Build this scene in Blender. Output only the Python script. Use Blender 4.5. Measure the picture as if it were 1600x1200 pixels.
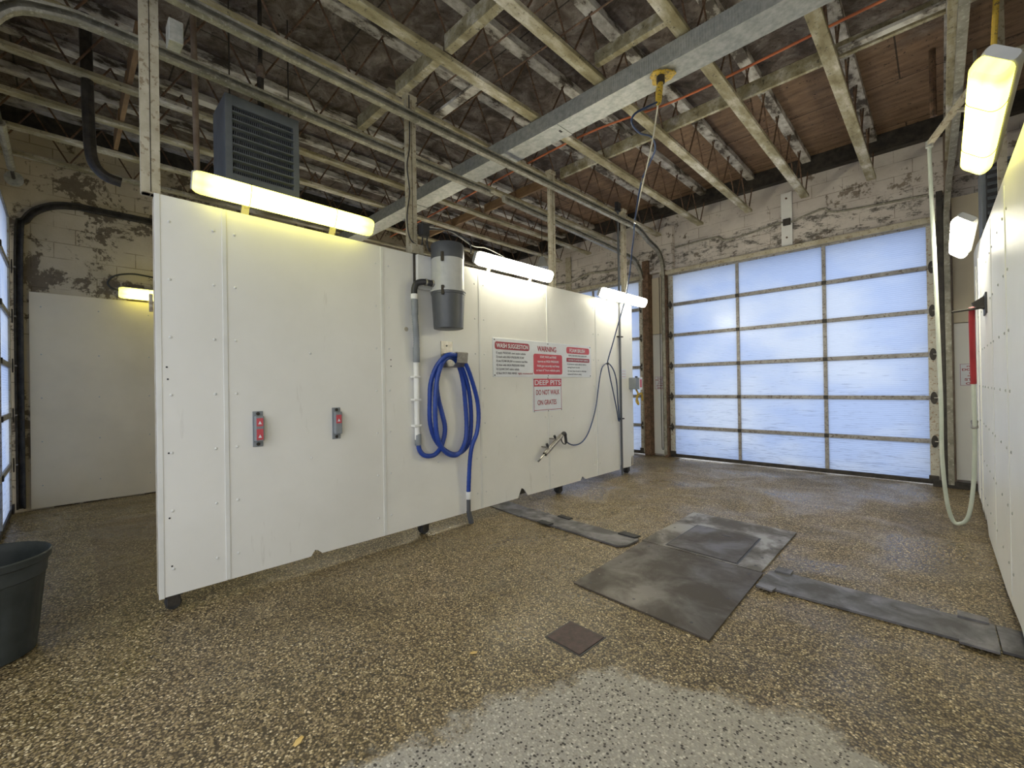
import bpy, bmesh, math, random
from mathutils import Vector, Matrix, Euler
random.seed(7)
SC = bpy.context.scene
for o in list(bpy.data.objects): bpy.data.objects.remove(o)
COL = SC.collection

# ---------------- camera ----------------
H = 1.46; FPX = 685.0
yaw, roll, pitch = math.radians(44.4), math.radians(0.92), math.radians(0.23)
fw = Vector((-math.sin(yaw)*math.cos(pitch), math.cos(yaw)*math.cos(pitch), math.sin(pitch)))
r0 = Vector((math.cos(yaw), math.sin(yaw), 0)); u0 = r0.cross(fw)
Rv = r0*math.cos(roll) - u0*math.sin(roll); Uv = u0*math.cos(roll) + r0*math.sin(roll)
cd = bpy.data.cameras.new('camera'); cam = bpy.data.objects.new('camera', cd); COL.objects.link(cam)
cd.sensor_width = 36; cd.lens = FPX/1600*36; cd.clip_start = 0.02; cd.clip_end = 500
m = Matrix((( Rv.x, Uv.x, -fw.x, 0), (Rv.y, Uv.y, -fw.y, 0), (Rv.z, Uv.z, -fw.z, H), (0,0,0,1)))
cam.matrix_world = m
SC.camera = cam

# ---------------- world, exposure ----------------
w = bpy.data.worlds.new('overcast_sky'); SC.world = w; w.use_nodes = True
nt = w.node_tree; nt.nodes.clear()
wo = nt.nodes.new('ShaderNodeOutputWorld'); bg = nt.nodes.new('ShaderNodeBackground')
tc = nt.nodes.new('ShaderNodeTexCoord'); sep = nt.nodes.new('ShaderNodeSeparateXYZ')
rp = nt.nodes.new('ShaderNodeValToRGB')
rp.color_ramp.elements[0].position = 0.0; rp.color_ramp.elements[0].color = (.95,.97,1.0,1)
rp.color_ramp.elements[1].position = 0.8; rp.color_ramp.elements[1].color = (.86,.92,1.0,1)
nt.links.new(tc.outputs['Generated'], sep.inputs[0]); nt.links.new(sep.outputs['Z'], rp.inputs[0])
nt.links.new(rp.outputs[0], bg.inputs[0]); nt.links.new(bg.outputs[0], wo.inputs[0])
bg.inputs[1].default_value = 1.8
LAMP = 9.0
SC.view_settings.view_transform = 'Standard'; SC.view_settings.look = 'None'
SC.view_settings.gamma = 1; SC.view_settings.use_curve_mapping = False
SC.view_settings.exposure = 0.25

# ---------------- node helpers ----------------
class NM:
    def __init__(s, name):
        s.m = bpy.data.materials.new(name); s.m.use_nodes = True; s.t = s.m.node_tree; s.t.nodes.clear()
        s.out = s.n('ShaderNodeOutputMaterial')
    def n(s, typ, **kw):
        nd = s.t.nodes.new(typ)
        for k, v in kw.items(): setattr(nd, k, v)
        return nd
    def l(s, a, b): s.t.links.new(a, b)
    def setin(s, nd, key, v):
        if hasattr(v, 'is_output') or hasattr(v, 'links'): s.l(v, nd.inputs[key])
        else: nd.inputs[key].default_value = v
    def pos(s): return s.n('ShaderNodeNewGeometry').outputs['Position']
    def obj(s): return s.n('ShaderNodeTexCoord').outputs['Object']
    def scale(s, v, sc, loc=(0,0,0), rot=(0,0,0)):
        mp = s.n('ShaderNodeMapping'); s.l(v, mp.inputs[0])
        mp.inputs['Scale'].default_value = sc; mp.inputs['Location'].default_value = loc; mp.inputs['Rotation'].default_value = rot
        return mp.outputs[0]
    def noise(s, v, scale, detail=4, rough=.55, dist=0):
        nd = s.n('ShaderNodeTexNoise'); s.l(v, nd.inputs['Vector'])
        nd.inputs['Scale'].default_value = scale; nd.inputs['Detail'].default_value = detail
        nd.inputs['Roughness'].default_value = rough; nd.inputs['Distortion'].default_value = dist
        return nd.outputs['Fac']
    def ramp(s, f, stops, interp='LINEAR'):
        nd = s.n('ShaderNodeValToRGB'); s.l(f, nd.inputs[0]); cr = nd.color_ramp; cr.interpolation = interp
        while len(cr.elements) < len(stops): cr.elements.new(0.5)
        for e, (p, c) in zip(cr.elements, stops):
            e.position = p; e.color = (c, c, c, 1) if isinstance(c, (int, float)) else (*c, 1)
        return nd.outputs[0]
    def mix(s, f, a, b, mode='MIX'):
        nd = s.n('ShaderNodeMix', data_type='RGBA', blend_type=mode)
        s.setin(nd, 0, f)
        for i, v in ((6, a), (7, b)):
            if isinstance(v, tuple): nd.inputs[i].default_value = (*v, 1) if len(v) == 3 else v
            else: s.l(v, nd.inputs[i])
        return nd.outputs[2]
    def math(s, op, a, b=0.0, c=None):
        nd = s.n('ShaderNodeMath', operation=op); s.setin(nd, 0, a); s.setin(nd, 1, b)
        if c is not None: s.setin(nd, 2, c)
        return nd.outputs[0]
    def bsdf(s, col, rough=.5, metal=0, bump=None, bs=.3, bd=.01, spec=None):
        p = s.n('ShaderNodeBsdfPrincipled')
        if isinstance(col, tuple): p.inputs['Base Color'].default_value = (*col, 1)
        else: s.l(col, p.inputs['Base Color'])
        s.setin(p, 'Roughness', rough); s.setin(p, 'Metallic', metal)
        if spec is not None: s.setin(p, 'Specular IOR Level', spec)
        if bump is not None:
            b = s.n('ShaderNodeBump'); b.inputs['Strength'].default_value = bs; b.inputs['Distance'].default_value = bd
            s.l(bump, b.inputs['Height']); s.l(b.outputs[0], p.inputs['Normal'])
        s.l(p.outputs[0], s.out.inputs[0]); return p

def mottled(name, c1, c2, scale=8, rough=.6, metal=0, lo=.35, hi=.65, bump=0, c3=None):
    k = NM(name); p = k.pos(); f = k.noise(p, scale, 6, .6)
    col = k.ramp(f, [(lo, c1), (hi, c2)])
    if c3 is not None:
        g = k.ramp(k.noise(p, scale*3.3, 5, .65), [(.55, 0.0), (.62, 1.0)])
        col = k.mix(g, col, c3)
    k.bsdf(col, rough, metal, k.noise(p, scale*4, 5) if bump else None, bump, .004)
    return k.m
M = {}
# white wall board: faint grain, faint grime
k = NM('white_wall_board'); p = k.pos()
g = k.noise(p, 1.3, 5, .6)
col = k.ramp(g, [(.3, (.74,.73,.685)), (.7, (.81,.80,.76))])
sp = k.ramp(k.noise(k.scale(p, (1,1,.15)), 14, 4, .6), [(.66, 0.0), (.75, .35)])
col = k.mix(sp, col, (.45,.42,.36))
k.bsdf(col, .38, 0, k.noise(p, 220, 2), .12, .002); M['board'] = k.m
M['batten'] = mottled('white_plastic_trim', (.68,.68,.65), (.76,.76,.73), 3, .35)
k = NM('aged_wall_board'); p = k.pos()
col = k.ramp(k.noise(p, 1.1, 5, .6), [(.3, (.66,.58,.42)), (.7, (.78,.69,.51))])
k.bsdf(col, .5, 0, k.noise(p, 200, 2), .1, .002); M['board_old'] = k.m
M['rivet'] = mottled('white_rivet', (.62,.62,.6), (.7,.7,.68), 5, .35)
M['edgewood'] = mottled('edge_timber', (.42,.36,.26), (.60,.56,.46), 9, .7, bump=.3)
M['darkmetal'] = mottled('dark_steel', (.03,.028,.025), (.07,.06,.05), 12, .55, .4)
M['black'] = mottled('black_plastic', (.018,.018,.02), (.035,.035,.04), 6, .45)
M['rubber'] = mottled('black_rubber', (.02,.02,.02), (.05,.05,.05), 9, .7)
M['galv'] = mottled('galvanised_steel', (.33,.34,.31), (.50,.50,.465), 20, .5, .35, bump=.15)
M['strut'] = mottled('cream_strut', (.36,.32,.23), (.50,.46,.36), 7, .6, c3=(.25,.2,.13))
M['track'] = mottled('grimy_track_steel', (.20,.19,.15), (.36,.34,.28), 9, .55, .3, c3=(.42,.40,.34))
M['rust'] = mottled('rusty_steel', (.09,.055,.035), (.22,.13,.08), 11, .7, .2, c3=(.05,.035,.025))
M['brownpipe'] = mottled('brown_pipe_paint', (.13,.09,.065), (.22,.17,.13), 7, .6)
M['orange'] = mottled('orange_tube', (.50,.13,.05), (.62,.20,.08), 5, .5)
M['yellow'] = mottled('yellow_paint', (.52,.34,.04), (.65,.45,.06), 14, .5, c3=(.12,.09,.05))
M['grayheater'] = mottled('blue_grey_enamel', (.105,.12,.14), (.15,.165,.185), 5, .45)
M['heaterdark'] = mottled('heater_core', (.02,.02,.022), (.05,.05,.055), 20, .6, .3)
M['alu'] = mottled('door_aluminium', (.27,.255,.24), (.40,.385,.37), 9, .5, .3, c3=(.16,.13,.11))
M['stile'] = mottled('door_stile_paint', (.45,.43,.36), (.58,.56,.48), 9, .5, .1, c3=(.30,.20,.12))
M['grayplastic'] = mottled('grey_plastic', (.20,.22,.24), (.25,.27,.29), 6, .5)
M['lightgray'] = mottled('light_grey_plastic', (.42,.43,.42), (.52,.52,.5), 5, .4)
M['charcoal'] = mottled('charcoal_plastic', (.065,.07,.08), (.09,.095,.105), 6, .4)
M['bluehose'] = mottled('blue_hose', (.012,.045,.27), (.02,.065,.36), 9, .38)
M['navyhose'] = mottled('navy_hose', (.012,.03,.09), (.02,.05,.14), 9, .4)
M['whitehose'] = mottled('milky_hose', (.52,.58,.50), (.62,.66,.58), 6, .35)
M['whiteplastic'] = mottled('white_pvc', (.74,.74,.72), (.8,.8,.78), 5, .35)
M['steel'] = mottled('brushed_steel', (.25,.235,.215), (.38,.365,.34), 25, .36, .85)
M['red'] = mottled('red_plastic', (.33,.02,.03), (.42,.03,.04), 5, .4)
M['signwhite'] = mottled('sign_white', (.70,.72,.76), (.78,.80,.84), 4, .3)
M['signred'] = mottled('sign_red', (.52,.06,.08), (.60,.09,.11), 4, .35)
M['signdkred'] = mottled('sign_dark_red', (.30,.02,.04), (.36,.03,.05), 4, .35)
M['ink'] = mottled('sign_ink', (.06,.06,.08), (.1,.1,.13), 4, .4)
M['kraft'] = mottled('pale_cord', (.38,.36,.30), (.48,.46,.40), 9, .8)
M['leaf'] = mottled('dry_leaf', (.55,.36,.10), (.68,.48,.18), 30, .6)
M['binplastic'] = mottled('bin_plastic', (.022,.028,.027), (.04,.047,.046), 10, .55, bump=.1)
# painted timber with peeling paint and mildew
k = NM('peeling_timber'); p = k.pos()
base = k.ramp(k.noise(k.scale(p, (1,.35,1)), 7, 6, .65), [(.3, (.17,.14,.07)), (.48, (.33,.29,.18)), (.58, (.46,.42,.32)), (.68, (.68,.65,.58))])
dk = k.ramp(k.noise(p, 26, 5, .7), [(.58, 0.0), (.66, .85)])
col = k.mix(dk, base, (.07,.06,.045))
k.bsdf(col, .75, 0, k.noise(p, 40, 5), .4, .004); M['timber'] = k.m
k = NM('white_flaked_timber'); p = k.pos()
base = k.ramp(k.noise(k.scale(p, (.6,.35,1)), 8, 6, .7), [(.42, (.08,.065,.05)), (.48, (.36,.33,.29)), (.62, (.66,.64,.60))])
k.bsdf(base, .75, 0, k.noise(p, 40, 5), .4, .004); M['timber_w'] = k.m
k = NM('brown_timber'); p = k.pos()
base = k.ramp(k.noise(k.scale(p, (.3,1,1)), 12, 6, .65), [(.3, (.16,.09,.045)), (.7, (.32,.20,.10))])
k.bsdf(base, .75); M['timber_b'] = k.m
# plywood roof deck : mottled grey brown, cleaner brown sheets by the exit wall
k = NM('mouldy_plywood_deck'); p = k.pos()
n1 = k.noise(p, 3.6, 10, .74, .7)
a = k.ramp(n1, [(.32, (.03,.022,.017)), (.44, (.085,.062,.047)), (.55, (.165,.135,.115)), (.70, (.33,.30,.28))])
bcol = k.ramp(k.noise(k.scale(p, (.5,2.5,1)), 5, 7, .65), [(.3, (.15,.085,.045)), (.7, (.36,.23,.14))])
sx = k.n('ShaderNodeSeparateXYZ'); k.l(p, sx.inputs[0])
fr = k.math('ADD', sx.outputs[1], k.math('MULTIPLY', k.noise(p, 1.2, 4), 1.6))
mr = k.ramp(k.math('DIVIDE', fr, 10.0), [(.655, 0.0), (.70, .85)])
col = k.mix(mr, a, bcol)
br = k.n('ShaderNodeTexBrick'); k.l(k.scale(p, (1,1,1), (.3,.35,0)), br.inputs['Vector'])
br.inputs['Scale'].default_value = 1; br.inputs['Brick Width'].default_value = 2.44; br.inputs['Row Height'].default_value = 1.22
br.inputs['Mortar Size'].default_value = .008; br.inputs['Color1'].default_value = (1,1,1,1); br.inputs['Color2'].default_value = (.82,.82,.82,1); br.inputs['Mortar'].default_value = (.12,.12,.12,1)
col = k.mix(.9, col, br.outputs[0], 'MULTIPLY')
sp = k.ramp(k.noise(p, 18, 3, .8), [(.62, 0.0), (.66, .9)])
col = k.mix(sp, col, (.02,.015,.012))
k.bsdf(col, .85, 0, k.noise(p, 14, 6), .4, .01); M['deck'] = k.m
# painted block wall with flaking
def block(name, paint1, paint2, bare, flake, soot=None):
    k = NM(name); p = k.pos()
    sx = k.n('ShaderNodeSeparateXYZ'); k.l(p, sx.inputs[0])
    cb = k.n('ShaderNodeCombineXYZ'); k.l(k.math('ADD', sx.outputs[0], sx.outputs[1]), cb.inputs[0]); k.l(sx.outputs[2], cb.inputs[1])
    br = k.n('ShaderNodeTexBrick'); k.l(cb.outputs[0], br.inputs['Vector'])
    br.inputs['Scale'].default_value = 1; br.inputs['Brick Width'].default_value = .4; br.inputs['Row Height'].default_value = .2
    br.inputs['Mortar Size'].default_value = .006; br.inputs['Mortar Smooth'].default_value = .3
    br.inputs['Color1'].default_value = (1,1,1,1); br.inputs['Color2'].default_value = (.9,.9,.9,1); br.inputs['Mortar'].default_value = (.38,.35,.30,1)
    c = k.ramp(k.noise(p, 2.2, 6, .6), [(.3, paint1), (.7, paint2)])
    f = k.ramp(k.math('ADD', k.noise(p, 2.0, 9, .75, .3), k.math('MULTIPLY', k.noise(p, 22, 4), .16)), [(flake, 0.0), (flake+.03, 1.0)])
    c = k.mix(f, c, k.mix(k.noise(p, 15, 5), bare, tuple(x*.55 for x in bare)))
    mk = k.ramp(k.noise(p, 2.6, 4), [(.42, 0.0), (.58, 1.0)])
    c = k.mix(k.math('MULTIPLY', mk, .8), c, br.outputs[0], 'MULTIPLY')
    if soot is not None:
        s1 = k.ramp(k.math('ADD', k.noise(k.scale(p, (1,1,2)), 5, 8, .8), k.math('MULTIPLY', k.math('COMPARE', sx.outputs[2], soot, .22), .10)), [(.60, 0.0), (.68, .85)])
        c = k.mix(s1, c, (.045,.038,.03))
    k.bsdf(c, .8, 0, k.math('ADD', k.math('MULTIPLY', f, -.5), k.noise(p, 30, 5)), .5, .006); return k.m
M['block'] = block('painted_block_wall', (.52,.47,.43), (.68,.63,.58), (.30,.25,.20), .66, 3.95)
M['block_left'] = block('yellowed_block_wall', (.44,.37,.25), (.58,.50,.36), (.20,.155,.10), .60)
# exposed aggregate floor
k = NM('exposed_aggregate_floor'); p = k.pos()
def stones(scale, rnd=1.0):
    v = k.n('ShaderNodeTexVoronoi', feature='F1'); k.l(k.scale(p, (1,1,.0)), v.inputs['Vector']); v.inputs['Scale'].default_value = scale
    v.inputs['Randomness'].default_value = rnd; return v
v1 = stones(104); s = k.n('ShaderNodeSeparateColor'); k.l(v1.outputs['Color'], s.inputs[0])
pal = k.ramp(s.outputs[0], [(0, (.02,.016,.012)), (.18, (.085,.065,.038)), (.42, (.235,.185,.105)), (.62, (.37,.30,.18)), (.8, (.24,.195,.14)), (.92, (.56,.48,.32)), (1, (.80,.73,.57))])
edge = k.ramp(v1.outputs['Distance'], [(.45, 1.0), (.74, 0.0)])
wet = k.mix(edge, (.06,.046,.026), pal)
big = k.noise(p, .9, 6, .6, .5)
tint = k.ramp(big, [(.3, (.60,.53,.38)), (.5, (1,.92,.74)), (.7, (1.0,.90,.76))])
wet = k.mix(.9, wet, tint, 'MULTIPLY')
# pale dry zone near the entrance, flat trowelled concrete with dark specks
sx = k.n('ShaderNodeSeparateXYZ'); k.l(p, sx.inputs[0])
dx = k.math('DIVIDE', k.math('SUBTRACT', sx.outputs[0], -.42), 1.22); dy = k.math('DIVIDE', k.math('SUBTRACT', sx.outputs[1], .85), 1.42)
dd = k.math('SQRT', k.math('ADD', k.math('MULTIPLY', dx, dx), k.math('MULTIPLY', dy, dy)))
dd = k.math('ADD', dd, k.math('MULTIPLY', k.math('SUBTRACT', k.noise(p, 3.0, 6, .65), .5), .55))
dry = k.ramp(dd, [(.93, 1.0), (1.01, 0.0)])
v2 = stones(88); s2 = k.n('ShaderNodeSeparateColor'); k.l(v2.outputs['Color'], s2.inputs[0])
drys = k.ramp(s2.outputs[1], [(0, (.03,.027,.025)), (.14, (.07,.06,.055)), (.20, (.27,.245,.20)), (.55, (.40,.37,.31)), (.85, (.50,.465,.39)), (1, (.66,.62,.53))])
e2 = k.ramp(v2.outputs['Distance'], [(.42, 1.0), (.62, 0.0)])
dryc = k.mix(e2, (.36,.335,.285), drys)
# the bay beyond the partition: a relaid darker patch with a cracked edge
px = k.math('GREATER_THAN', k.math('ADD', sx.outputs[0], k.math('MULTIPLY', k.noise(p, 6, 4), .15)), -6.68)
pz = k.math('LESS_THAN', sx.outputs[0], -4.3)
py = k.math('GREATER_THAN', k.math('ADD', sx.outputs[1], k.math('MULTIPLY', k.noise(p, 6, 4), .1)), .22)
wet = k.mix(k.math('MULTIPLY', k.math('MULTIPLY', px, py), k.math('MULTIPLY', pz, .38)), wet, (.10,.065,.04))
colr = k.mix(k.math('MULTIPLY', dry, .93), wet, dryc)
rg = k.ramp(k.noise(p, 1.1, 6, .65, .4), [(.38, .22), (.58, .6)])
rg2 = k.mix(dry, rg, (.75,.75,.75))
k.bsdf(colr, rg2, 0, k.math('SUBTRACT', 1.0, v1.outputs['Distance']), .55, .004); M['floor'] = k.m
# steel floor plates : wet blotches (own stain shapes)
def plate_mat(name, a, b, c, sc=3):
    k = NM(name); p = k.pos()
    f = k.noise(p, sc, 6, .6, .5)
    col = k.ramp(f, [(.38, a), (.50, b), (.62, c)])
    col = k.mix(k.ramp(k.noise(p, 30, 4, .8), [(.64, 0.0), (.70, .7)]), col, (.25,.22,.18))
    k.bsdf(col, k.ramp(f, [(.4, .6), (.6, .33)]), .12, k.noise(p, 60, 4), .15, .002); return k.m
M['plate'] = plate_mat('wet_steel_plate', (.075,.062,.05), (.13,.115,.095), (.30,.28,.245))
M['plate_dark'] = plate_mat('brown_steel_plate', (.055,.044,.034), (.075,.061,.048), (.105,.09,.075))
M['strip'] = plate_mat('dark_trench_plate', (.075,.07,.07), (.12,.115,.12), (.20,.19,.195), 4)
M['drain'] = mottled('rusty_drain_lid', (.035,.02,.018), (.075,.042,.04), 25, .5, .3, bump=.3)
# translucent twin-wall door glazing
k = NM('translucent_twinwall'); p = k.pos()
sx = k.n('ShaderNodeSeparateXYZ'); k.l(p, sx.inputs[0])
rib = k.math('SINE', k.math('MULTIPLY', sx.outputs[2], 2*math.pi/.028))
ribc = k.ramp(k.math('ADD', k.math('MULTIPLY', rib, .5), .5), [(0, (.54,.605,.745)), (.6, (.61,.675,.81))])
dirt = k.ramp(k.math('SUBTRACT', k.noise(k.scale(p, (2.2,2.2,42)), 2.2, 5, .6), k.math('MULTIPLY', sx.outputs[2], .045)), [(.56, 0.0), (.62, .7)])
outside_tint = k.ramp(k.noise(k.scale(p, (.5,.5,.9)), 1.3, 3), [(.42, 0.0), (.62, 1.0)])
ribc = k.mix(outside_tint, ribc, (.70,.735,.80))  # whiter areas painted in for uneven outside light behind the panes
ribc = k.mix(dirt, ribc, (.34,.37,.45))
tr = k.n('ShaderNodeBsdfTranslucent'); k.l(ribc, tr.inputs[0])
tp = k.n('ShaderNodeBsdfTransparent'); tp.inputs[0].default_value = (.6,.67,.8,1)
gl = k.n('ShaderNodeBsdfGlossy'); gl.inputs['Roughness'].default_value = .25; gl.inputs[0].default_value = (.8,.8,.8,1)
m1 = k.n('ShaderNodeMixShader'); m1.inputs[0].default_value = .12; k.l(tr.outputs[0], m1.inputs[1]); k.l(tp.outputs[0], m1.inputs[2])
m2 = k.n('ShaderNodeMixShader'); m2.inputs[0].default_value = .04; k.l(m1.outputs[0], m2.inputs[1]); k.l(gl.outputs[0], m2.inputs[2])
bp = k.n('ShaderNodeBump'); bp.inputs['Strength'].default_value = .4; bp.inputs['Distance'].default_value = .004; k.l(rib, bp.inputs['Height']); k.l(bp.outputs[0], tr.inputs['Normal'])
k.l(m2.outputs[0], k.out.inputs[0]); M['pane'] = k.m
# fluorescent diffuser
def diffuser(name, col, st):
    k = NM(name); t = k.obj(); sx = k.n('ShaderNodeSeparateXYZ'); k.l(t, sx.inputs[0])
    # brighter along the tubes, dimmer in the last few centimetres where the lamp caps sit
    e = k.ramp(k.math('ABSOLUTE', sx.outputs[1]), [(.50, 1.0), (.60, .32)])
    cr = k.ramp(k.math('ABSOLUTE', k.math('SUBTRACT', k.math('ABSOLUTE', sx.outputs[0]), .03)), [(.0, 1.0), (.045, .55)])
    em = k.n('ShaderNodeEmission'); em.inputs[0].default_value = (*col, 1)
    k.l(k.math('MULTIPLY', k.math('MULTIPLY', e, cr), st), em.inputs[1])
    g = k.n('ShaderNodeBsdfPrincipled'); g.inputs['Base Color'].default_value = (.6,.6,.5,1); g.inputs['Roughness'].default_value = .3
    ad = k.n('ShaderNodeAddShader'); k.l(em.outputs[0], ad.inputs[0]); k.l(g.outputs[0], ad.inputs[1]); k.l(ad.outputs[0], k.out.inputs[0])
    return k.m
M['diff_warm'] = diffuser('yellowed_diffuser', (1,.925,.13), LAMP)
M['diff_cool'] = diffuser('clear_diffuser', (1,.945,.74), LAMP*5.6)
k = NM('outdoor_pavement'); p = k.pos()
k.bsdf(k.ramp(k.noise(p, .6, 5), [(.3, (.40,.41,.42)), (.7, (.62,.63,.65))]), .9); M['pave'] = k.m

# ---------------- mesh helpers ----------------
ORG = {}
def link(name, bm, mat, parent=None, smooth=False, org=None):
    me = bpy.data.meshes.new(name)
    bmesh.ops.recalc_face_normals(bm, faces=bm.faces)
    if parent is not None: org = ORG[parent.name]
    elif org is None:
        xs = [v.co for v in bm.verts]
        org = Vector(((min(v.x for v in xs)+max(v.x for v in xs))/2, (min(v.y for v in xs)+max(v.y for v in xs))/2, min(v.z for v in xs)))
    org = Vector(org)
    for v in bm.verts: v.co -= org
    if smooth:
        for f in bm.faces: f.smooth = True
    bm.to_mesh(me); bm.free()
    if smooth: 
        try: me.set_sharp_from_angle(angle=math.radians(40))
        except Exception: pass
    o = bpy.data.objects.new(name, me); COL.objects.link(o)
    if mat: me.materials.append(mat)
    if parent is not None: o.parent = parent
    else: o.location = org
    ORG[o.name] = org
    return o
def tag(o, label=None, cat=None, group=None, kind=None):
    if label: o['label'] = label
    if cat: o['category'] = cat
    if group: o['group'] = group
    if kind: o['kind'] = kind
    return o
def empty(name, loc, label=None, cat=None, group=None, kind=None):
    o = bpy.data.objects.new(name, None); COL.objects.link(o); o.location = loc; o.empty_display_size = .1
    ORG[o.name] = Vector(loc); return tag(o, label, cat, group, kind)
def B(): return bmesh.new()
def box(bm, a, b, bev=0):
    t = bmesh.new() if bev else bm
    vs = [t.verts.new((x, y, z)) for x in (a[0], b[0]) for y in (a[1], b[1]) for z in (a[2], b[2])]
    for f in ((0,1,3,2),(4,6,7,5),(0,4,5,1),(2,3,7,6),(0,2,6,4),(1,5,7,3)): t.faces.new([vs[i] for i in f])
    if bev:
        bmesh.ops.recalc_face_normals(t, faces=t.faces)
        bmesh.ops.bevel(t, geom=list(t.edges), offset=bev, segments=2, affect='EDGES', profile=.5)
        merge(bm, t)
    return bm
def merge(bm, t):
    me = bpy.data.meshes.new('tmp'); t.to_mesh(me); t.free(); bm.from_mesh(me); bpy.data.meshes.remove(me)
def prism(bm, pts, d):
    """polygon pts (3D list) extruded by vector d"""
    d = Vector(d); a = [bm.verts.new(p) for p in pts]; b = [bm.verts.new(Vector(p)+d) for p in pts]; n = len(pts)
    bm.faces.new(a); bm.faces.new(list(reversed(b)))
    for i in range(n): bm.faces.new([a[i], b[i], b[(i+1)%n], a[(i+1)%n]])
    return bm
def tube(bm, pts, r, seg=10, caps=True):
    pts = [Vector(p) for p in pts]; n = len(pts); rings = []
    rr = r if isinstance(r, (list, tuple)) else [r]*n
    up = None
    for i, p in enumerate(pts):
        t = (pts[min(i+1, n-1)] - pts[max(i-1, 0)]).normalized()
        if up is None:
            up = Vector((0,0,1)) if abs(t.z) < .9 else Vector((1,0,0))
        s = t.cross(up)
        if s.length < 1e-5: s = t.orthogonal()
        s.normalize(); up = s.cross(t).normalized()
        rings.append([bm.verts.new(p + (s*math.cos(a) + up*math.sin(a))*rr[i]) for a in [2*math.pi*j/seg for j in range(seg)]])
    for i in range(n-1):
        for j in range(seg):
            bm.faces.new([rings[i][j], rings[i][(j+1)%seg], rings[i+1][(j+1)%seg], rings[i+1][j]])
    if caps and n > 1:
        bm.faces.new(rings[0][::-1]); bm.faces.new(rings[-1])
    return bm
def smoothpath(pts, k=5):
    P = [Vector(p) for p in pts]; out = []
    for i in range(len(P)-1):
        p0, p1, p2, p3 = P[max(i-1,0)], P[i], P[i+1], P[min(i+2,len(P)-1)]
        for j in range(k):
            t = j/k
            out.append(.5*((2*p1)+(-p0+p2)*t+(2*p0-5*p1+4*p2-p3)*t*t+(-p0+3*p1-3*p2+p3)*t**3))
    out.append(P[-1]); return out
def lathe(bm, prof, c, seg=32, fn=None, axis='z'):
    """prof: list of (r, z)"""
    rings = []
    for (r, z) in prof:
        ring = []
        for j in range(seg):
            a = 2*math.pi*j/seg; q = r*(fn(a, z) if fn else 1)
            if axis == 'z': v = (c[0]+q*math.cos(a), c[1]+q*math.sin(a), c[2]+z)
            elif axis == 'x': v = (c[0]+z, c[1]+q*math.cos(a), c[2]+q*math.sin(a))
            else: v = (c[0]+q*math.sin(a), c[1]+z, c[2]+q*math.cos(a))
            ring.append(bm.verts.new(v))
        rings.append(ring)
    for i in range(len(rings)-1):
        for j in range(seg):
            bm.faces.new([rings[i][j], rings[i][(j+1)%seg], rings[i+1][(j+1)%seg], rings[i+1][j]])
    if prof[0][0] > 0: bm.faces.new(rings[0][::-1])
    if prof[-1][0] > 0: bm.faces.new(rings[-1])
    return bm
def bar(bm, p, q, wdt, hgt, upv=(0,0,1)):
    """rectangular bar from p to q"""
    p, q = Vector(p), Vector(q); t = (q-p).normalized(); u = Vector(upv)
    s = t.cross(u)
    if s.length < 1e-4: s = t.cross(Vector((0,1,0)))
    s.normalize(); u = s.cross(t).normalized()
    c = [(-.5,-.5),(.5,-.5),(.5,.5),(-.5,.5)]
    return prism(bm, [p + s*a*wdt + u*b*hgt for a, b in c], q-p)
def text(name, s, org3, right, up, width=None, height=.03, mat=None, parent=None, bold=0.0, gap=.0012, center=True):
    cu = bpy.data.curves.new('txt', 'FONT'); cu.body = s; cu.size = 1; cu.extrude = .004; cu.offset = bold
    cu.align_x = 'LEFT'
    to = bpy.data.objects.new('txt', cu); COL.objects.link(to)
    dg = bpy.context.evaluated_depsgraph_get(); dg.update()
    me = bpy.data.meshes.new_from_object(to.evaluated_get(dg))
    bm = bmesh.new(); bm.from_mesh(me)
    bpy.data.objects.remove(to); bpy.data.curves.remove(cu); bpy.data.meshes.remove(me)
    if not bm.verts: bm.free(); return None
    x0 = min(v.co.x for v in bm.verts); x1 = max(v.co.x for v in bm.verts)
    cap = .70
    sy = height/cap; sx_ = (width/(x1-x0)) if width else sy
    R, U = Vector(right), Vector(up); N = R.cross(U); O = Vector(org3)
    for v in bm.verts:
        a = (v.co.x-x0)*sx_ - (((x1-x0)*sx_)/2 if center else 0); b = v.co.y*sy
        v.co = O + R*a + U*b + N*(gap + .0006*(1 if v.co.z > 0 else -1))
    return link(name, bm, mat, parent)

# ---------------- structure ----------------
YF, YN, XL, XR = 8.45, -.65, -8.12, 1.7
st = lambda n, bm, mm: tag(link(n, bm, mm), kind='structure')
st('floor', box(B(), (XL-.2, YN-.2, -.15), (XR+.2, YF+.25, 0)), M['floor'])
st('ceiling', box(B(), (XL-.3, YN-.4, 5.03), (XR+.3, YF+.4, 5.15)), M['deck'])
tag(link('ground', box(B(), (-40, -40, -.4), (40, 50, -.16)), M['pave']), kind='structure')
st('wall_left', box(B(), (XL-.2, YN, 0), (XL, YF, 5.03)), M['block_left'])
st('wall_right', box(B(), (XR, YN, 0), (XR+.2, YF, 5.03)), M['block'])
def wall_with_openings(name, y0, y1, ops, mm, top=5.03):
    bm = B(); xs = XL-.2
    for a, b, h in ops:
        box(bm, (xs, y0, 0), (a, y1, top)); box(bm, (a, y0, h), (b, y1, top)); xs = b
    box(bm, (xs, y0, 0), (XR+.2, y1, top)); return st(name, bm, mm)
wall_with_openings('wall_far', YF, YF+.2, [(-8.0, -4.42, 3.6), (-3.80, -.07, 3.6)], M['block'])
wall_with_openings('wall_near', YN-.2, YN, [(-8.0, -4.42, 3.6), (-3.55, 1.55, 4.3)], M['block'])  # right-hand opening is out of view, made wider and taller to admit more daylight
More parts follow.
